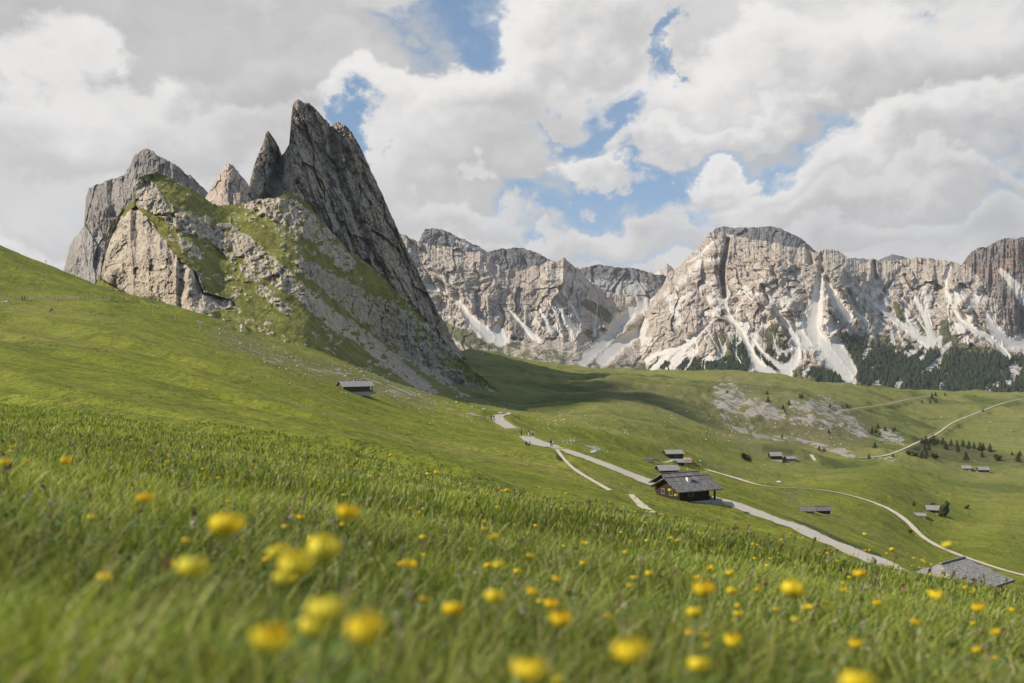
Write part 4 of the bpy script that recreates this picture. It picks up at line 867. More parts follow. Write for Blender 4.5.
far_hut('hut', 'small pale roofed hut under the row of conifers, the left one of the pair', 966, 470, 850, 1300, -15, 7.5, 5.5, 2.2, 1.9, roof=M_SHINGLE2, wall=M_GREYWOOD, doors=[('front', 0, 1, 1.6)])
far_hut('hut', 'small dark walled hut under the row of conifers, the right one of the pair', 983, 472, 850, 1300, -8, 9.0, 5.5, 2.6, 2.0, roof=M_SHINGLE2, doors=[('front', 1, 1.4, 1.9)])
gz = at(966, 557, 76).z; gg = at(966, 590, 76)-Vector((2.0*math.cos(R(38)), 2.0*math.sin(R(38)), 0))
broot = empty('shingled_barn', (gg.x, gg.y, gz-3.6), R(38)); tag(broot, 'barn showing only its broad grey shingle roof behind the right end of the meadow', 'barn')
bm = bmesh.new(); box(bm, -3.4, 3.4, -2.2, 2.2, -3, 2.25); obj('wall', bm, M_DARKWOOD, broot)
bm = bmesh.new(); uv = bm.loops.layers.uv.verify(); hx, hy, rx = 3.7, 2.9, 1.7; ze, zr = 2.15, 3.6
def hipface(a, b, c, d, n=16, off_=0):
    """a-b eave, d-c ridge side"""
    a, b, c, d = map(Vector, (a, b, c, d)); g_ = []
    Lx = (b-a).length; Ly = ((c+d)/2-(a+b)/2).length
    for j_ in range(n+1):
        f = j_/n; l, r_ = a.lerp(d, f), b.lerp(c, f)
        g_.append([(l.lerp(r_, i_/n)+Vector((0, 0, random.uniform(-.02, .02))), (off_+(l.lerp(r_, i_/n)-a).dot((b-a).normalized()), f*Ly)) for i_ in range(n+1)])
    vv = [[bm.verts.new(p) for p, _ in r_] for r_ in g_]
    for j_ in range(n):
        for i_ in range(n):
            f_ = bm.faces.new([vv[j_][i_], vv[j_][i_+1], vv[j_+1][i_+1], vv[j_+1][i_]])
            for lp, (q, w_) in zip(f_.loops, [(j_, i_), (j_, i_+1), (j_+1, i_+1), (j_+1, i_)]): lp[uv].uv = g_[q][w_][1]
A_, B_, C_, D_ = (-hx, -hy, ze), (hx, -hy, ze), (hx, hy, ze), (-hx, hy, ze); R0, R1 = (-rx, 0, zr), (rx, 0, zr)
hipface(A_, B_, R1, R0); hipface(C_, D_, R0, R1, off_=20)
hipface(B_, C_, (rx, .01, zr), (rx, -.01, zr), off_=40); hipface(D_, A_, (-rx, -.01, zr), (-rx, .01, zr), off_=60)
for p_, q_ in ((A_, B_), (B_, C_), (C_, D_), (D_, A_)):
    v_ = [bm.verts.new(k_) for k_ in (p_, q_, (q_[0], q_[1], q_[2]-.15), (p_[0], p_[1], p_[2]-.15))]; bm.faces.new(v_)
obj('roof', bm, M_SHINGLE2, broot)
bm = bmesh.new(); box(bm, -rx-.1, rx+.1, -.1, .1, zr-.02, zr+.08); obj('ridge_board', bm, M_GREYWOOD, broot)
# timber and stone piles by the lodge
def log_pile(px, py, n, label, L=2.4):
    p = hit(px, py, 330, 640); root = empty('log_pile', p, R(random.uniform(-20, 20))); tag(root, label, 'log pile')
    bm = bmesh.new()
    k = 0
    for row in range(3):
        for i in range(n-row):
            m = Matrix.Translation((0, (i+row*.5)*.42, .2+row*.36)) @ Matrix.Rotation(R(90), 4, 'Y')
            bmesh.ops.create_cone(bm, cap_ends=True, segments=10, radius1=.21, radius2=.19, depth=L*random.uniform(.85, 1.05), matrix=m); k += 1
    obj('log', bm, M_GREYWOOD, root)
log_pile(648, 463, 5, 'pale stacked logs on the grass, farthest left of the lodge', 3.4)
log_pile(656, 461, 5, 'pale stacked logs on the grass next to the lodge path', 3.0)

# ------------------------------------------------------------------ fence and marker posts on the left slope
M_POST = flat_mat('weathered_post', (.42, .38, .31), .2, 5); M_POSTW = flat_mat('pale_pole', (.62, .58, .50), .1, 5)
fr = empty('pasture_fence', hit(60, 301, 280)); tag(fr, 'long post and wire fence running level across the left slope along the trail', 'fence')
inv_f = Matrix.Translation(-fr.location)
fpts = []
for i in range(44):
    px = -30+i*4.35; p = hit(px, 299.5+math.sin(i*.8)*.4, 280); p = p-fr.location; fpts.append(p)
    bm = bmesh.new(); h = random.uniform(1.0, 1.35)
    bmesh.ops.create_cone(bm, cap_ends=True, segments=6, radius1=.11, radius2=.08, depth=h+.4, matrix=Matrix.Translation((p.x, p.y, p.z+h/2-.2)) @ Matrix.Rotation(random.uniform(-.07, .07), 4, 'Y'))
    obj('post', bm, M_POST, fr)
for hz in (.45, .9):
    bm = bmesh.new()
    for a, b in zip(fpts[:-1], fpts[1:]):
        q = [bm.verts.new(v) for v in (a+Vector((0, 0, hz)), b+Vector((0, 0, hz)), b+Vector((0, 0, hz+.05)), a+Vector((0, 0, hz+.05)))]; bm.faces.new(q)
        q = [bm.verts.new(v) for v in (a+Vector((0, .04, hz)), b+Vector((0, .04, hz)), b+Vector((0, .04, hz+.05)), a+Vector((0, .04, hz+.05)))]; bm.faces.new(q)
    obj('rail', bm, M_POST, fr)
mk = None
for i, (px, py) in enumerate(sorted([(21, 270.5), (41.5, 278), (75.5, 273), (91, 295), (153, 314.5), (175, 321), (200, 330), (251, 348), (296, 362), (346, 378), (435, 406), (120, 290)])):
    p = hit(px, py, 150)
    if mk is None:
        mk = empty('marker_pole', p); bm = bmesh.new()
        bmesh.ops.create_cone(bm, cap_ends=True, segments=8, radius1=.07, radius2=.055, depth=2.6, matrix=Matrix.Translation((0, 0, 1.1))); obj('pole', bm, M_POSTW, mk)
        bm = bmesh.new(); bmesh.ops.create_cone(bm, cap_ends=True, segments=8, radius1=.085, radius2=.085, depth=.22, matrix=Matrix.Translation((0, 0, 2.1))); obj('band', bm, flat_mat('yellow_band', (.55, .45, .12), .1), mk); r = mk
    else: r = copy_tree(mk); r.location = p
    tag(r, ['first', 'second', 'third', 'fourth', 'fifth', 'sixth', 'seventh', 'eighth', 'ninth', 'tenth', 'eleventh', 'twelfth'][i]+' thin pale marker pole from the left, standing on the grass slope', 'marker pole', 'marker poles dotted over the left slope')
# short post line beside the road
for i, (px, py) in enumerate([(563, 443), (567, 444), (571, 445)]):
    p = hit(px, py, 150, 300); r = copy_tree(mk); r.location = p; r.scale = (.8, .8, .5)
    tag(r, ['left', 'middle', 'right'][i]+' one of three short pale posts behind the gravel road walkers', 'post', 'short posts beside the gravel road')

# ------------------------------------------------------------------ people
PM = {}
def cloth(c):
    if c not in PM: PM[c] = flat_mat('cloth_%d' % len(PM), c, .12, 6)
    return PM[c]
SKIN = flat_mat('skin', (.45, .28, .20), .08, 6)
HAIRM = flat_mat('hair', (.05, .035, .025), .15, 8)
def person(px, py, d0, d1, rz, pose, shirt, legs, label, hat=None, sc_=1.0):
    p = hit(px, py, d0, d1) if d0 else None
    root = empty('person', p, rz, sc_); tag(root, label, 'person', None)
    # joints: pelvis 0, spine, chest, neck, head, arms, legs
    if pose == 'walk': J = dict(pel=(0, 0, .92), sp=(0, .02, 1.12), ch=(0, .04, 1.36), nk=(0, .05, 1.50), hd=(0, .08, 1.63), ht=(0, .08, 1.72), ls=(-.19, .04, 1.41), le=(-.25, -.10, 1.15), lh=(-.22, .06, .92), rs=(.19, .04, 1.41), re=(.25, .12, 1.16), rh=(.20, .30, 1.0), lk=(-.10, .17, .50), la=(-.10, .22, .08), lt=(-.10, .38, .04), rk=(.10, -.02, .50), ra=(.10, -.30, .12), rt=(.10, -.16, .03))
    elif pose == 'stand': J = dict(pel=(0, 0, .92), sp=(0, 0, 1.12), ch=(0, 0, 1.36), nk=(0, .01, 1.50), hd=(0, .03, 1.63), ht=(0, .03, 1.72), ls=(-.19, 0, 1.41), le=(-.27, -.02, 1.14), lh=(-.24, .08, .90), rs=(.19, 0, 1.41), re=(.27, -.02, 1.14), rh=(.22, .10, .92), lk=(-.11, .02, .49), la=(-.13, -.02, .08), lt=(-.14, .14, .03), rk=(.11, .03, .49), ra=(.13, 0, .08), rt=(.15, .16, .03))
    else: J = dict(pel=(0, -.05, .22), sp=(0, -.08, .42), ch=(0, -.02, .66), nk=(0, .02, .80), hd=(0, .07, .92), ht=(0, .08, 1.01), ls=(-.19, -.02, .71), le=(-.27, .12, .48), lh=(-.18, .34, .46), rs=(.19, -.02, .71), re=(.27, .12, .48), rh=(.18, .34, .46), lk=(-.14, .38, .48), la=(-.12, .52, .09), lt=(-.12, .66, .05), rk=(.14, .38, .48), ra=(.12, .52, .09), rt=(.12, .66, .05))
    rad = dict(pel=.135, sp=.125, ch=.15, nk=.058, hd=.098, ht=.075, ls=.07, le=.05, lh=.038, rs=.07, re=.05, rh=.038, lk=.068, la=.045, lt=.04, rk=.068, ra=.045, rt=.04)
    ks = list(J); idx = {k: i for i, k in enumerate(ks)}
    E = [('pel', 'sp'), ('sp', 'ch'), ('ch', 'nk'), ('nk', 'hd'), ('hd', 'ht'), ('ch', 'ls'), ('ls', 'le'), ('le', 'lh'), ('ch', 'rs'), ('rs', 're'), ('re', 'rh'), ('pel', 'lk'), ('lk', 'la'), ('la', 'lt'), ('pel', 'rk'), ('rk', 'ra'), ('ra', 'rt')]
    me = bpy.data.meshes.new('tmp'); me.from_pydata([J[k] for k in ks], [(idx[a], idx[b]) for a, b in E], [])
    o = bpy.data.objects.new('tmp', me); C.objects.link(o)
    md = o.modifiers.new('s', 'SKIN'); sb = o.modifiers.new('d', 'SUBSURF'); sb.levels = 1
    for i, k in enumerate(ks): me.skin_vertices[0].data[i].radius = (rad[k],)*2; me.skin_vertices[0].data[i].use_root = (k == 'pel')
    dg = bpy.context.evaluated_depsgraph_get(); dg.update()
    bmh = bpy.data.meshes.new_from_object(o.evaluated_get(dg)); bpy.data.objects.remove(o)
    bmh.name = 'body'
    bmh.materials.clear()
    for m_ in (cloth(shirt), cloth(legs), SKIN): bmh.materials.append(m_)
    zh, zn = J['pel'][2]+.06, J['nk'][2]
    for f in bmh.polygons:
        c = f.center; f.use_smooth = True
        sit = pose == 'sit'
        isleg = c.z < zh and not (abs(c.x) > .17 and not sit)
        if sit: isleg = c.y > .12 and not (abs(c.x) > .16 and c.z > .44) or c.z < .3
        f.material_index = 2 if (c.z > zn or (abs(c.x) > .17 and c.z < zh+.06 and not sit)) else (1 if isleg else 0)
    b = bpy.data.objects.new('body', bmh); C.objects.link(b); b.parent = root
    bm = bmesh.new(); hd = Vector(J['hd'])+Vector((0, -.02, .05))
    bmesh.ops.create_uvsphere(bm, u_segments=12, v_segments=8, radius=.125, matrix=Matrix.Translation(hd))
    bmesh.ops.delete(bm, geom=[v for v in bm.verts if v.co.z < hd.z-.03 and v.co.y > hd.y+.02], context='VERTS')
    if hat: bmesh.ops.create_cone(bm, cap_ends=True, segments=12, radius1=.2, radius2=.17, depth=.02, matrix=Matrix.Translation(hd+Vector((0, .03, .03))))
    obj('hat' if hat else 'hair', bm, cloth(hat) if hat else HAIRM, root, smooth=True)
    return root
DK, NV, WH, RD, BR, GY = (.03, .03, .035), (.03, .04, .08), (.75, .74, .72), (.50, .14, .06), (.20, .12, .07), (.22, .22, .22)
person(491.2, 420.0, 250, 380, R(170), 'walk', DK, NV, 'left one of two dark clad walkers on the upper bend of the gravel road')
person(493.9, 420.6, 250, 380, R(185), 'walk', NV, DK, 'right one of two dark clad walkers on the upper bend of the gravel road')
person(521.3, 435.8, 180, 340, R(30), 'stand', GY, DK, 'person in grey top and dark trousers at the left of three standing by the road', sc_=1.1)
person(528.6, 436.3, 180, 340, R(100), 'stand', DK, WH, 'person in dark top and light trousers in the middle of three standing by the road', sc_=1.1)
person(532.6, 436.6, 180, 340, R(-120), 'stand', WH, DK, 'person in white top and dark trousers at the right of three standing by the road', sc_=1.1)
person(526.0, 446.0, 160, 300, R(200), 'sit', NV, DK, 'dark clad person sitting on the grassy road edge, the left of two')
person(529.8, 446.3, 160, 300, R(150), 'sit', GY, DK, 'person in grey sitting on the grassy road edge, the right of two', hat=DK)
person(551.0, 447.6, 150, 260, R(10), 'walk', DK, BR, 'walker in black coming down the gravel road close beside one in white')
person(552.6, 447.8, 150, 260, R(5), 'walk', WH, GY, 'walker in a white top on the gravel road close beside one in black')
person(22.2, 300.6, 280, 420, R(90), 'walk', DK, DK, 'left one of two dark walkers close together on the fenced trail')
person(24.8, 300.6, 280, 420, R(95), 'walk', NV, DK, 'right one of two dark walkers close together on the fenced trail')
person(51.7, 311.8, 250, 420, R(150), 'sit', DK, NV, 'dark figure crouching alone on the grass below the fenced trail', sc_=1.2)
person(111.0, 300.6, 280, 420, R(90), 'walk', RD, BR, 'walker in an orange red top on the fenced trail')
person(113.5, 300.8, 280, 420, R(90), 'walk', NV, DK, 'dark walker close behind the one in the orange red top')
person(124.0, 300.8, 280, 420, R(90), 'sit', BR, DK, 'brown clad figure crouching near the right end of the fenced trail')
person(46.0, 258.5, 380, 470, R(90), 'walk', DK, DK, 'dark figure leaning uphill on the skyline of the left ridge')
person(693.8, 467.2, 340, 560, R(90), 'walk', BR, DK, 'left one of two people beside the white path below the lodge')
person(696.2, 467.4, 340, 560, R(80), 'walk', GY, DK, 'right one of two people beside the white path below the lodge')

# ------------------------------------------------------------------ trees
M_TRUNK = flat_mat('bark', (.09, .065, .045), .3, 4)
def leaf_mat(name, a, b):
    m, t = new_mat(name); n = t.noise(t.node('ShaderNodeTexCoord').outputs['Object'], .9, 4, .6)
    t.l.new(t.mix(n, a, b), t.b.inputs['Base Color']); return m
M_NEEDLE = leaf_mat('conifer_needles', (.020, .030, .012), (.045, .058, .022)); M_LEAF = leaf_mat('bush_leaves', (.04, .055, .018), (.075, .095, .028))
M_FOREST = leaf_mat('forest_needles', (.022, .034, .018), (.050, .066, .030))
def crown_conifer(h, r, seed, n=620):
    rg = np.random.RandomState(seed); V = []; Fc = []
    for i in range(n):
        f = rg.rand()**.8; z = h*(.10+.90*f); rr = r*((1-f)**.8)*(.35+.65*rg.rand()**.5)*(1+.3*math.sin(f*23+seed)); a = rg.rand()*6.283
        x, y = rr*math.cos(a), rr*math.sin(a); s = r*.20*(1.2-f)*(.6+.8*rg.rand())
        d = np.array([math.cos(a), math.sin(a), -.45]); q = np.array([-math.sin(a), math.cos(a), rg.uniform(-.4, .4)])
        c = np.array([x, y, z]); b = len(V)
        V += [c-d*s*.8-q*s*.5, c-d*s*.2+q*s*.6, c+d*s*1.1, c-d*s*.1-q*s*.8+np.array([0, 0, s*.3])]; Fc.append((b, b+1, b+2, b+3))
    return np.array(V), np.array(Fc)
def crown_round(h, r, seed, n=700):
    rg = np.random.RandomState(seed); V = []; Fc = []
    cl = [(rg.randn(3)*np.array([.42, .42, .30]))*r for _ in range(8)]
    for i in range(n):
        c0 = cl[rg.randint(8)]; u = rg.randn(3); u /= np.linalg.norm(u); c = c0+u*r*.5*rg.rand()**.4+np.array([0, 0, h*.58])
        c[2] = max(c[2], .1); s = r*.13*(.5+rg.rand()); a = rg.randn(3); a /= np.linalg.norm(a); b_ = np.cross(a, u); b_ /= np.linalg.norm(b_)+1e-6; k = len(V)
        V += [c-a*s, c+b_*s, c+a*s, c-b_*s]; Fc.append((k, k+1, k+2, k+3))
    return np.array(V), np.array(Fc)
def make_tree(kind, seed, h, r):
    root = empty('conifer' if kind == 'c' else 'bush', (0, 0, 0))
    V, Fc = (crown_conifer if kind == 'c' else crown_round)(h, r, seed)
    mesh_np('crown', V, Fc, M_NEEDLE if kind == 'c' else M_LEAF, smooth=False, parent=root)
    bm = bmesh.new(); th = h*(.9 if kind == 'c' else .55)
    bmesh.ops.create_cone(bm, cap_ends=True, segments=7, radius1=h*.028, radius2=h*.006, depth=th+.6, matrix=Matrix.Translation((0, 0, th/2-.3)))
    obj('trunk', bm, M_TRUNK, root); return root
protos = {}
ORD = ['first', 'second', 'third', 'fourth', 'fifth', 'sixth', 'seventh', 'eighth', 'ninth', 'tenth', 'eleventh', 'twelfth', 'thirteenth', 'fourteenth', 'fifteenth', 'sixteenth', 'seventeenth', 'eighteenth', 'nineteenth', 'twentieth', 'twenty first', 'twenty second', 'twenty third', 'twenty fourth', 'twenty fifth', 'twenty sixth']
def tree(px, py, hpx, kind, label, group, dmin=500, cat=None, dmax=2600):
    p = hit(px, py, dmin, dmax); h = hpx/F*p.y
    key = (kind, random.randrange(3))
    if key not in protos: protos[key] = r = make_tree(kind, key[1]*7+3, 8.0 if kind == 'c' else 5.0, 2.3 if kind == 'c' else 3.0)
    else: r = copy_tree(protos[key])
    s = h/(8.0 if kind == 'c' else 5.0); r.location = p-Vector((0, 0, .2)); w = s*(.62 if cat == 'tree' else random.uniform(.85, 1.25))
    r.scale = (w, w, s); r.rotation_euler[2] = random.uniform(0, 6.28)
    tag(r, label, cat or ('conifer' if kind == 'c' else 'bush'), group); return r
for q_, (px, py, h) in enumerate(sorted([(922, 445, 7), (926, 444, 8), (930, 443, 6), (933, 442.5, 8), (935, 445.5, 7), (938, 444, 5), (925, 451.5, 7), (929, 450.5, 7), (922, 458, 7), (926.5, 458, 8), (943, 444.5, 7), (946, 449.5, 8), (951, 446, 7), (957, 447, 7), (958, 452.5, 8), (963, 446.5, 7), (969, 449.5, 8), (974, 449, 7), (980, 450.5, 8), (983, 449, 6), (990, 452, 8), (966, 461, 9), (982, 457.5, 7), (1018, 462, 9), (1020, 456.5, 6), (1012, 455, 4)])):
    tree(px, py, h*1.15, 'c', ORD[q_]+' dark conifer from the left in the loose row on the far green slope', 'conifers in the row above the pair of huts', 800)
for px, py, h in [(934, 459.5, 6), (998, 461, 6), (915, 456, 4), (908, 455, 4)]:
    tree(px, py, h, 'b', 'low dark bush at the foot of the loose row of conifers', 'bushes below the row of conifers', 800)
for q_, (px, py, h) in enumerate(sorted([(767, 394, 4.5), (768, 402, 6), (783, 409, 5), (789, 405, 5), (800, 399, 5.5), (802, 398, 5), (785, 412, 3), (829, 434, 5.5), (830, 407, 4), (847, 408, 4.5), (878, 428, 5), (872, 434, 7), (876, 433, 5), (885, 431, 5), (893, 432, 5), (895, 431, 5), (875, 448, 7), (869, 460, 6), (893, 457, 4), (819, 450, 5), (824, 451, 4), (782, 438, 5), (880, 436, 4), (727, 393, 3.5)])):
    tree(px, py, h*1.1, 'c', ORD[q_]+' small dark conifer from the left among those dotted over the rocky knoll', 'conifers dotted on the rocky knoll', 700)
for q_, (px, py, h) in enumerate(sorted([(932, 399, 7), (935.5, 397, 6), (936, 403, 5), (930, 404, 5), (945, 396, 4), (983, 413, 5), (922, 403, 4)])):
    tree(px, py, h, 'c', ORD[q_]+' dark conifer from the left near the top edge of the far green shoulder', 'conifers on the top edge of the green shoulder', 1000)
tree(746, 461, 7, 'b', 'round dark bush alone on the grass left of the white based hut', None, 600)
tree(944, 517, 13, 'b', 'tall bushy dark tree right beside the dark hut beyond the white path', None, 400, 'tree', 800)
tree(932, 507, 4, 'b', 'small dark bush peeking over the roof of the hut beyond the white path', None, 450, None, 800)
tree(914, 506, 6, 'c', 'small lone conifer left of the collapsed pale roof', None, 400, None, 800)
tree(967, 509, 4, 'b', 'flat dark bush in the open grass right of the bushy tree', None, 400, None, 900)
tree(910, 533, 3.5, 'b', 'tiny bush on the outer edge of the bend in the white path', None, 300, None, 600)
# forest on the lower slopes of the main wall: too many to count
fv, ff = [], []
m_ = MW['m']; cand = np.argwhere((m_[..., 3] > .45) & (m_[..., 0] < .35))
sel = cand[RNG.choice(len(cand), min(5200, len(cand)), replace=False)]
extra = np.argwhere((m_[..., 3] > .1) & (m_[..., 3] <= .45) & (m_[..., 0] < .3)); sel = np.concatenate([sel, extra[RNG.choice(len(extra), min(500, len(extra)), replace=False)]])
cnt = 0
for (i, j) in sel:
    x, y, z = MW['X'][i, j], MW['Y'][i, j], MW['Z'][i, j]
    h = RNG.uniform(7, 26)*(.6 if MW['PX'][i, j] < 825 else 1); r = h*RNG.uniform(.20, .42); k = 6; b = len(fv)
    a0 = RNG.rand()*6
    for lv, (zz_, rr) in enumerate([(0.0, 1.0), (.45, .62), (.8, .28)]):
        for q in range(k):
            a = a0+q*6.283/k+lv*.5; jj = rr*r*RNG.uniform(.7, 1.25)
            fv.append((x+jj*math.cos(a), y-6+jj*math.sin(a), z-1+h*zz_))
    fv.append((x, y-6, z-1+h))
    for lv in range(2):
        for q in range(k): ff.append((b+lv*k+q, b+lv*k+(q+1) % k, b+(lv+1)*k+(q+1) % k, b+(lv+1)*k+q))
    for q in range(0, k, 2): ff.append((b+2*k+q, b+2*k+(q+1) % k, b+2*k+(q+2) % k, b+3*k))
fo = mesh_np('mountain_forest', np.array(fv), np.array(ff), M_FOREST, smooth=False)
tag(fo, 'dark conifer forest covering the foot of the pale mountain wall', 'forest', kind='stuff')

# ------------------------------------------------------------------ scattered stones
def ico(seed):
    rg = np.random.RandomState(seed); bm = bmesh.new(); bmesh.ops.create_icosphere(bm, subdivisions=2, radius=1)
    v = np.array([q.co[:] for q in bm.verts]); f = np.array([[q.index for q in p.verts] for p in bm.faces]); bm.free()
    n = v*(1+.35*(np.sin(v[:, [1]]*3+rg.rand()*6)*np.cos(v[:, [0]]*4+rg.rand()*6)))*np.array([1, .8+.4*rg.rand(), .5+.3*rg.rand()])
    return n+rg.randn(*n.shape)*.05, f
icos = [ico(k) for k in range(6)]
sv, sf = [], []; off = 0
def stone(x, y, r):
    global off
    v, f = icos[RNG.randint(6)]; a = RNG.rand()*6.283; c, s_ = math.cos(a), math.sin(a)
    w = v.copy()*r; w[:, :2] = np.stack([w[:, 0]*c-w[:, 1]*s_, w[:, 0]*s_+w[:, 1]*c], 1); w += np.array([x, y, float(H(x, y))+r*.1])
    sv.append(w); sf.append(f+off); off += len(w)
n_s = 0
bandp = [(225, 335), (260, 352), (300, 366), (345, 374), (390, 388), (430, 402), (470, 412), (500, 412), (520, 410), (560, 416)]
for k in range(900):
    f = RNG.rand(); px = 215+f*350; py = np.interp(px, *zip(*bandp))+RNG.randn()*9
    if vn(px/14, py/8, 5) < .45: continue
    p = hit(px, py, 230); stone(p.x, p.y, p.y/F*RNG.choice([.35, .5, .7, 1.2], p=[.4, .35, .2, .05]))
for (cx_, cy_, sx, sy, n, d0) in [(594, 450, 9, 4, 60, 200), (570, 442, 14, 3, 40, 200), (730, 430, 40, 12, 120, 700), (830, 432, 30, 14, 140, 700), (700, 470, 40, 10, 40, 380), (890, 440, 12, 5, 60, 700), (640, 420, 60, 14, 90, 500), (960, 425, 60, 12, 50, 900), (150, 309, 40, 6, 30, 300), (885, 458, 10, 1, 30, 700), (590, 420, 30, 5, 40, 400)]:
    for k in range(n):
        p = hit(cx_+RNG.randn()*sx*.6, cy_+RNG.randn()*sy*.6, d0); stone(p.x, p.y, p.y/F*RNG.choice([.3, .5, .9], p=[.5, .35, .15]))
so = mesh_np('scattered_stones', np.concatenate(sv), np.concatenate(sf), flat_mat('pale_stone', (.50, .46, .40), .25, .8), smooth=False)
tag(so, 'pale stones and boulders strewn over the grass slopes', 'stones', kind='stuff')
# single big boulders
bp = None
for px, py, wpx, lab in [(594, 453, 11, 'pale ribbed rock outcrop in the grass just above the straight gravel road'), (484, 409.5, 5, 'white boulder just left of the upper road bend'), (501, 413, 5, 'white boulder at the top of the upper road bend'), (509, 414, 6, 'flat white boulder right of the upper road bend'),
                         (700, 461, 4, 'pale round boulder on the grass right of the lodge terrace'), (779, 482, 6, 'flat pale boulder beside the white path left of its straight stretch'), (402, 369, 7, 'grey boulder among the stones on the slope above the lone hay barn'), (383, 354, 7, 'pale boulder at the foot of the shaded rock band'),
                         (342, 392.5, 3, 'small white rock on the grass just left of the lone hay barn'), (210, 316, 8, 'long pale slab in the grass below the ridge cliff'), (6, 303, 8, 'pale stone heap by the left end of the fence')]:
    p = hit(px, py, 160); r = wpx/2/F*p.y; v, f = icos[RNG.randint(6)]
    v = v*np.array([r, r*.7, r*.62]); v = v*(1+.25*(fbm(v[:, 0]*2/r+3, v[:, 2]*3/r, 3, px)[:, None]-.5))
    o = mesh_np('boulder', v, f, bpy.data.materials['pale_stone'], smooth=False); o.location = p
    tag(o, lab, 'boulder')

# ------------------------------------------------------------------ grass of the near meadow
mg, t = new_mat('grass_blades')
at_ = t.node('ShaderNodeAttribute', attribute_name='c')
t.l.new(at_.outputs['Color'], t.b.inputs['Base Color']); t.b.inputs['Roughness'].default_value = .55; t.b.inputs['Specular IOR Level'].default_value = .3
tr = t.node('ShaderNodeBsdfTranslucent'); t.l.new(t.mix(1.0, at_.outputs['Color'], (1.0, 1.0, .7), 'MULTIPLY'), tr.inputs[0])
mx = t.node('ShaderNodeMixShader'); mx.inputs[0].default_value = .42; t.l.new(t.b.outputs[0], mx.inputs[1]); t.l.new(tr.outputs[0], mx.inputs[2]); t.l.new(mx.outputs[0], t.out.inputs[0])
def blades(n, d0, d1, hmin, hmax, wfac, seed, power=1.0, lean=.35):
    rg = np.random.RandomState(seed)
    y = d0+(d1-d0)*rg.rand(n)**power; x = (rg.rand(n)*2-1)*(.60*(y)+1.1)
    cl = vn(x*2.2, y*2.2, 3)*.6+vn(x*.7, y*.7, 8)*.4
    keep = rg.rand(n) < .35+1.1*cl; x, y, cl = x[keep], y[keep], cl[keep]; n = len(x)
    h = (hmin+(hmax-hmin)*rg.rand(n)**1.9)*(.7+.6*cl); z = H(x, y)-.01
    w = (.0028+.0032*rg.rand(n))*wfac*(1+y/9.0)
    a = rg.rand(n)*6.283; la = rg.rand(n)*6.283; ln = h*(lean*(.3+rg.rand(n)))
    wx, wy = np.cos(a)*w, np.sin(a)*w; lx, ly = np.cos(la)*ln+.12*h, np.sin(la)*ln
    V = np.zeros((n, 7, 3))
    for k, (f, ww, q) in enumerate([(0, 1, 0), (.4, 1.0, .14), (.75, .75, .5)]):
        for s_, o_ in ((-1, 0), (1, 1)):
            V[:, 2*k+o_, 0] = x+s_*wx*ww+lx*q; V[:, 2*k+o_, 1] = y+s_*wy*ww+ly*q; V[:, 2*k+o_, 2] = z+h*f*(1-.1*q)
    V[:, 6, 0] = x+lx; V[:, 6, 1] = y+ly; V[:, 6, 2] = z+h*.93
    b = (np.arange(n)*7)[:, None]
    Fc = np.concatenate([b+np.array([[0, 1, 3, 2]]), b+np.array([[2, 3, 5, 4]]), b+np.array([[4, 5, 6, 6]])], 0)
    base = np.array([[.20, .26, .036], [.26, .315, .046], [.33, .33, .065], [.44, .39, .19], [.125, .175, .030], [.33, .36, .18]])
    ci = rg.choice(6, n, p=[.30, .30, .16, .07, .12, .05]); col = base[ci]*(.75+.5*rg.rand(n))[:, None]
    col = col*(.72+.6*vn(x*.6, y*.6, 15))[:, None]
    c4 = np.concatenate([np.repeat(col[:, None, :], 7, 1), np.ones((n, 7, 1))], -1)
    c4[:, 6, :3] *= np.array([1.25, 1.12, 1.1])
    return V.reshape(-1, 3), Fc, c4.reshape(-1, 4)
def tri_quads(name, parts, mat, label):
    V, Fq, Cc = [], [], []; off = 0
    for v, f, c in parts: V.append(v); Fq.append(f+off); Cc.append(c); off += len(v)
    V, Fq, Cc = np.concatenate(V), np.concatenate(Fq), np.concatenate(Cc)
    # blades end in triangles: build with mixed loops
    tri = Fq[:, 2] == Fq[:, 3]; q = Fq[~tri]; r = Fq[tri][:, :3]
    me = bpy.data.meshes.new(name); me.vertices.add(len(V)); me.vertices.foreach_set('co', V.astype(np.float32).ravel())
    lt = np.concatenate([np.full(len(q), 4), np.full(len(r), 3)]).astype(np.int32); ls = np.concatenate([[0], np.cumsum(lt)[:-1]]).astype(np.int32)
    me.loops.add(int(lt.sum())); me.loops.foreach_set('vertex_index', np.concatenate([q.ravel(), r.ravel()]).astype(np.int32))
    me.polygons.add(len(lt)); me.polygons.foreach_set('loop_start', ls); me.polygons.foreach_set('loop_total', lt)
    a = me.attributes.new('c', 'FLOAT_COLOR', 'POINT'); a.data.foreach_set('color', Cc.astype(np.float32).ravel())
    me.update(calc_edges=True); me.materials.append(mat); o = bpy.data.objects.new(name, me); C.objects.link(o)
    tag(o, label, 'grass', kind='stuff'); return o
parts = [blades(70000, .35, 3.5, .08, .34, .8, 1, .75, .6), blades(170000, 2.5, 10, .06, .26, .7, 2, .8, .6), blades(150000, 8, 22, .05, .22, 1.0, 3, .8), blades(60000, 20, 48, .05, .20, 1.0, 4, .8)]
tri_quads('meadow_grass', parts, mg, 'tall green meadow grass filling the foreground')
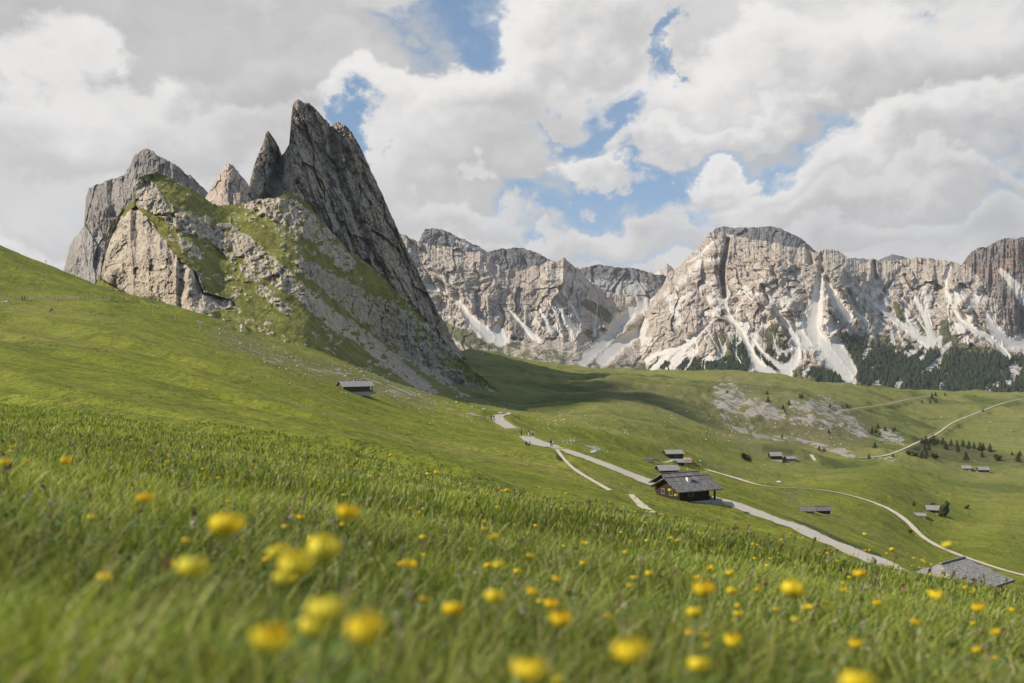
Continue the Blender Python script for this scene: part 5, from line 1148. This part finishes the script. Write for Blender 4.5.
# broad leaves low in the sward
def leaves(n, d0, d1, seed):
    rg = np.random.RandomState(seed); y = d0+(d1-d0)*rg.rand(n)**.8; x = (rg.rand(n)*2-1)*(.6*y+1); z = H(x, y)
    L = (.04+.07*rg.rand(n)); W = L*(.14+.14*rg.rand(n)); a = rg.rand(n)*6.283; el_ = .3+.9*rg.rand(n); h0 = .02+.12*rg.rand(n)
    V = np.zeros((n, 7, 3))
    for k, (f, ww) in enumerate([(0, .3), (.35, 1.0), (.75, .8)]):
        r = L*f; zz_ = z+h0+np.sin(el_)*r-.6*r*f
        for s_, o_ in ((-1, 0), (1, 1)):
            V[:, 2*k+o_, 0] = x+np.cos(a)*r*np.cos(el_)-np.sin(a)*W*ww*s_; V[:, 2*k+o_, 1] = y+np.sin(a)*r*np.cos(el_)+np.cos(a)*W*ww*s_; V[:, 2*k+o_, 2] = zz_
    V[:, 6, 0] = x+np.cos(a)*L*np.cos(el_); V[:, 6, 1] = y+np.sin(a)*L*np.cos(el_); V[:, 6, 2] = z+h0+np.sin(el_)*L-.6*L
    b = (np.arange(n)*7)[:, None]; Fc = np.concatenate([b+np.array([[0, 1, 3, 2]]), b+np.array([[2, 3, 5, 4]]), b+np.array([[4, 5, 6, 6]])], 0)
    base = np.array([[.12, .19, .03], [.16, .22, .045], [.26, .31, .17], [.09, .14, .03]]); col = base[rg.choice(4, n, p=[.4, .3, .12, .18])]*(.8+.4*rg.rand(n))[:, None]
    return V.reshape(-1, 3), Fc, np.concatenate([np.repeat(col[:, None, :], 7, 1), np.ones((n, 7, 1))], -1).reshape(-1, 4)
lv = tri_quads('meadow_leaves', [leaves(9000, .5, 6, 21), leaves(5000, 5, 16, 22)], mg, 'broad leaves of meadow herbs low among the grass')
lv['category'] = 'herbs'
# seed heads and sorrel: stalks with small tufts
def heads(n, d0, d1, seed):
    rg = np.random.RandomState(seed); VV, FF, CC = [], [], []; off_ = 0
    pal = np.array([[.28, .20, .11], [.34, .29, .15], [.30, .32, .12], [.30, .24, .12], [.40, .38, .26]])
    for i in range(n):
        y = d0+(d1-d0)*rg.rand()**.8; x = (rg.rand()*2-1)*(.6*y+1); z = float(H(x, y)); h = rg.uniform(.16, .33); k = rg.randint(5); wv = .0018*(1+y/6)
        lx, ly = rg.randn()*.05+.03, rg.randn()*.05
        V = [(x-wv, y, z), (x+wv, y, z), (x+lx*.5-wv, y+ly*.5, z+h*.5), (x+lx*.5+wv, y+ly*.5, z+h*.5), (x+lx-wv*.6, y+ly, z+h), (x+lx+wv*.6, y+ly, z+h), (x+lx, y+ly, z+h+.001)]
        Fc = [(0, 1, 3, 2), (2, 3, 5, 4), (4, 5, 6, 6)]; Cl = [[.12, .15, .04]]*7
        hl = rg.uniform(.03, .08)
        for q in range(9):
            c = np.array([x+lx*(1+q*.02), y+ly, z+h-hl*.3+hl*q/9.0]); s = .006*(1+y/8)*(1.1-q/12); a = rg.randn(3)*s; b_ = rg.randn(3)*s; m0 = len(V)
            V += [c-a, c+b_, c+a, c-b_]; Fc.append((m0, m0+1, m0+2, m0+3)); Cl += [list(pal[k]*rg.uniform(.7, 1.2))]*4
        VV.append(np.array(V)); FF.append(np.array(Fc)+off_); off_ += len(V); CC.append(np.concatenate([np.array(Cl), np.ones((len(Cl), 1))], 1))
    return np.concatenate(VV), np.concatenate(FF), np.concatenate(CC)
hd_ = tri_quads('grass_seed_heads', [heads(240, 1.2, 7, 31), heads(320, 6, 20, 32)], mg, 'brownish and reddish seed heads standing among the meadow grass')

# ------------------------------------------------------------------ globe flowers
def petal_mat(name, a, b):
    m, t = new_mat(name); n = t.noise(t.node('ShaderNodeTexCoord').outputs['Object'], 60, 3, .6)
    c = t.mix(n, a, b); t.l.new(c, t.b.inputs['Base Color']); t.b.inputs['Roughness'].default_value = .5
    tr = t.node('ShaderNodeBsdfTranslucent'); t.l.new(c, tr.inputs[0]); mx = t.node('ShaderNodeMixShader'); mx.inputs[0].default_value = .35
    t.l.new(t.b.outputs[0], mx.inputs[1]); t.l.new(tr.outputs[0], mx.inputs[2]); t.l.new(mx.outputs[0], t.out.inputs[0]); return m
M_PET = [petal_mat('yellow_petal', (.84, .62, .02), (.95, .80, .06)), petal_mat('orange_yellow_petal', (.84, .58, .018), (.94, .73, .04)), petal_mat('lemon_petal', (.80, .66, .05), (.90, .80, .10))]
M_STEM = flat_mat('flower_stem', (.09, .13, .03), .15, 20)
def bloom_mesh(seed, kind):
    rg = np.random.RandomState(seed); V, Fc = [], []
    rings = [(5, 1.12, .15), (5, 1.0, .7), (4, .80, .9)] if kind != 'cup' else [(5, 1.1, .0), (5, 1.0, .35)]
    for (n, r, ph) in rings:
        for k in range(n):
            a0 = 6.283*k/n+ph+rg.uniform(-.1, .1); nu, nv = 4, 5; b = len(V); top = (rg.uniform(.35, 1.05) if kind != 'cup' else .25); r_k = r*rg.uniform(.86, 1.12); tl = rg.uniform(-.12, .25)
            for i in range(nv+1):
                f = i/nv; lat = -1.45+f*(1.45+top)+rg.uniform(-.02, .02); wd = (.25+.75*math.sin(math.pi*(.12+.78*f)))*.62
                for j in range(nu+1):
                    az_ = a0+(j/nu-.5)*2*wd; rr = r_k*(1+.10*math.cos((j/nu-.5)*6)+tl*f*f)+rg.uniform(-.035, .035)
                    V.append((rr*math.cos(lat)*math.cos(az_), rr*math.cos(lat)*math.sin(az_), rr*math.sin(lat)*.74))
            for i in range(nv):
                for j in range(nu): q = b+i*(nu+1)+j; Fc.append((q, q+1, q+nu+2, q+nu+1))
    return np.array(V)*.015, np.array(Fc)
def make_flower(seed, kind, mat):
    root = empty('globe_flower' if kind != 'cup' else 'buttercup', (0, 0, 0)); V, Fc = bloom_mesh(seed, kind)
    b = mesh_np('bloom', V+np.array([0, 0, 0]), Fc, mat, parent=root)
    bm = bmesh.new(); n = 8; ring = []
    for i in range(n+1):
        f = i/n; c = Vector((-.03*math.sin((1-f)*1.8), .012*math.sin((1-f)*3), -.013-(1-f)*.50)); r = .0012+.0006*(1-f)
        ring.append([bm.verts.new(c+Vector((math.cos(a)*r, math.sin(a)*r, 0))) for a in (0, 1.57, 3.14, 4.71)])
    for a, b_ in zip(ring[:-1], ring[1:]):
        for k in range(4): bm.faces.new([a[k], a[(k+1) % 4], b_[(k+1) % 4], b_[k]])
    obj('stem', bm, M_STEM, root)
    bm = bmesh.new(); zl = -.22
    for k in range(5):
        a = k*1.256+seed; d = Vector((math.cos(a), math.sin(a), .25)); q = Vector((-math.sin(a), math.cos(a), 0)); c = Vector((-.02, 0, zl))
        vs = [bm.verts.new(c), bm.verts.new(c+d*.03+q*.009), bm.verts.new(c+d*.055), bm.verts.new(c+d*.03-q*.009)]; bm.faces.new(vs)
    obj('leaf', bm, M_STEM, root); return root
FP = [make_flower(1, 'globe', M_PET[0]), make_flower(2, 'globe', M_PET[1]), make_flower(3, 'globe', M_PET[2]), make_flower(4, 'cup', M_PET[1]), make_flower(5, 'cup', M_PET[0])]
fused = set()
def flower(kind, loc, size, label, group=None, cat=None):
    gz = float(H(loc.x, loc.y)); st = max(.12, loc.z-gz)
    if kind not in fused: fused.add(kind); r = FP[kind]
    else: r = copy_tree(FP[kind])
    r.location = loc; r.rotation_euler = (random.uniform(-.25, .25), random.uniform(-.25, .25), random.uniform(0, 6.28))
    s = size/.03; r.scale = (s, s, s)
    for ch in r.children:
        if ch.name.startswith('stem'): ch.scale = (1, 1, (st+.02)/.513/s)
        if ch.name.startswith('leaf'): ch.scale = (1, 1, min(1, st/.5)/s)
    tag(r, label, cat or ('globe flower' if kind < 3 else 'buttercup'), group); return r
hero = [(793, 588, 42, 0, 'largest yellow globe flower, blurred, low in the right half of the foreground'), (227, 523, 27, 0, 'yellow globe flower standing alone in the left foreground above a paler pair'), (192, 567, 25, 2, 'lemon globe flower, leftmost of the large blurred blooms'),
        (296, 563, 30, 2, 'bigger lemon bloom at the heart of the left foreground cluster'), (283, 577, 18, 2, 'small lemon bloom tucked under the heart of the left foreground cluster'), (325, 547, 28, 2, 'lemon globe flower at the upper right of the left foreground cluster'), (276, 552, 16, 2, 'small faint lemon bloom at the upper left of the left foreground cluster'),
        (326, 609, 32, 2, 'large lemon bloom with a smaller one just below its left side'), (313, 626, 22, 2, 'smaller lemon bloom touching the underside of a larger one'), (272, 637, 30, 0, 'yellow bloom at the lower left of the big blurred blooms'), (364, 628, 32, 0, 'yellow bloom at the lower right of the left foreground group'),
        (348, 511, 18, 1, 'orange yellow bloom standing just above the left foreground cluster, right side'), (145, 497, 13, 1, 'orange yellow bloom alone far left in the middle of the meadow'), (631, 650, 28, 0, 'tilted yellow bloom near the bottom edge, right of the centre'), (531, 669, 28, 0, 'yellow bloom cut close to the bottom edge left of the tilted one'), (557, 680, 14, 0, 'half hidden yellow bloom at the very bottom edge near the centre'),
        (561, 618, 17, 1, 'orange yellow bloom in the centre foreground above the tilted one'), (494, 596, 17, 0, 'yellow bloom with a smaller petal clump, centre foreground'), (454, 608, 17, 1, 'orange bloom left of the centre foreground'), (698, 664, 19, 0, 'yellow bloom low in the foreground between the tilted one and the largest one'), (704, 588, 17, 1, 'orange bloom directly left of the largest globe flower, upper of two'),
        (694, 612, 13, 0, 'yellow bloom directly left of the largest globe flower, lower of two'), (733, 640, 15, 0, 'faint yellow bloom below left of the largest globe flower'), (857, 681, 26, 0, 'yellow bloom cut by the bottom edge, right half'), (391, 455, 9, 1, 'orange yellow bloom rising above the meadow edge left of the centre'), (428, 474, 10, 0, 'left one of a touching pair of yellow blooms near the meadow edge'), (436, 472, 9, 0, 'right one of a touching pair of yellow blooms near the meadow edge'),
        (507, 490, 9, 1, 'orange yellow bloom on a tall stem at the meadow edge just right of the centre'), (66, 460, 8, 1, 'orange bloom at the far left of the meadow near its edge'), (865, 534, 6, 2, 'tiny lemon bloom on a tall stem over the gravel road'), (947, 545, 9, 2, 'flat lemon bloom held high over the green valley left of the shingle roof'), (892, 549, 8, 0, 'round yellow bloom standing against the green valley just past the road end'),
        (707, 587, 12, 0, 'yellow bloom touching the orange one left of the largest globe flower'), (860, 573, 10, 1, 'orange bloom at the meadow edge below the road end'), (937, 595, 12, 0, 'yellow bloom in front of the left corner of the shingle roof'), (978, 607, 10, 1, 'orange bloom in the grass under the shingle roof'), (669, 464, 4, 2, 'tiny lemon bloom in front of the big log hut'),
        (676, 495, 7, 2, 'lemon bloom seen against the dark front wall of the big log hut'), (670, 490, 6, 2, 'small lemon bloom seen against the gable of the big log hut'), (5, 462, 8, 1, 'orange bloom at the left picture edge')]
for px, py, w, kind, lab in hero:
    # find the distance at which a bloom of about 3 cm has this apparent width and a believable stem
    best = None
    for d in np.exp(np.linspace(math.log(.7), math.log(16), 90)):
        p = at(px, py, d); st = p.z-float(H(p.x, p.y)); size = w/F*d
        cost = abs(math.log(size/.032))*.8+max(0, .26-st)*14+max(0, st-.50)*9
        if best is None or cost < best[0]: best = (cost, p, size)
    flower(kind, best[1], min(best[2], .05), lab)
zones = [('near', 2.6, 6.0, 64, 'small yellow flower midway up the meadow', 'yellow flowers in the middle of the meadow'),
         ('far', 6.0, 16.0, 150, 'tiny yellow flower near the far edge of the meadow', 'yellow flowers along the far edge of the meadow')]
for nm, d0, d1, n, lab, grp in zones:
    k = 0
    while k < n:
        y = random.uniform(d0, d1); x = random.uniform(-.54, .54)*y; px = px_of(x, y)
        dens = .45+.55*ss(200, 480, px)*(.5+.5*float(vn(np.array(px/40.), np.array(y), 4)))
        if random.random() > dens: continue
        st = random.uniform(.22, .44); kd = random.choice([0, 1, 1, 2, 3, 4]); third = 'left' if px < 341 else ('central' if px < 683 else 'right')
        flower(kd, Vector((x, y, float(H(x, y))+st)), random.uniform(.017, .032), lab.replace('yellow flower', ['deep yellow flower', 'orange flower', 'lemon flower', 'open cupped orange flower', 'open cupped yellow flower'][kd])+', in the '+third+' third', grp, 'wild flower'); k += 1
for r in FP:
    if FP.index(r) not in fused:
        for ch in list(r.children): bpy.data.objects.remove(ch)
        bpy.data.objects.remove(r)
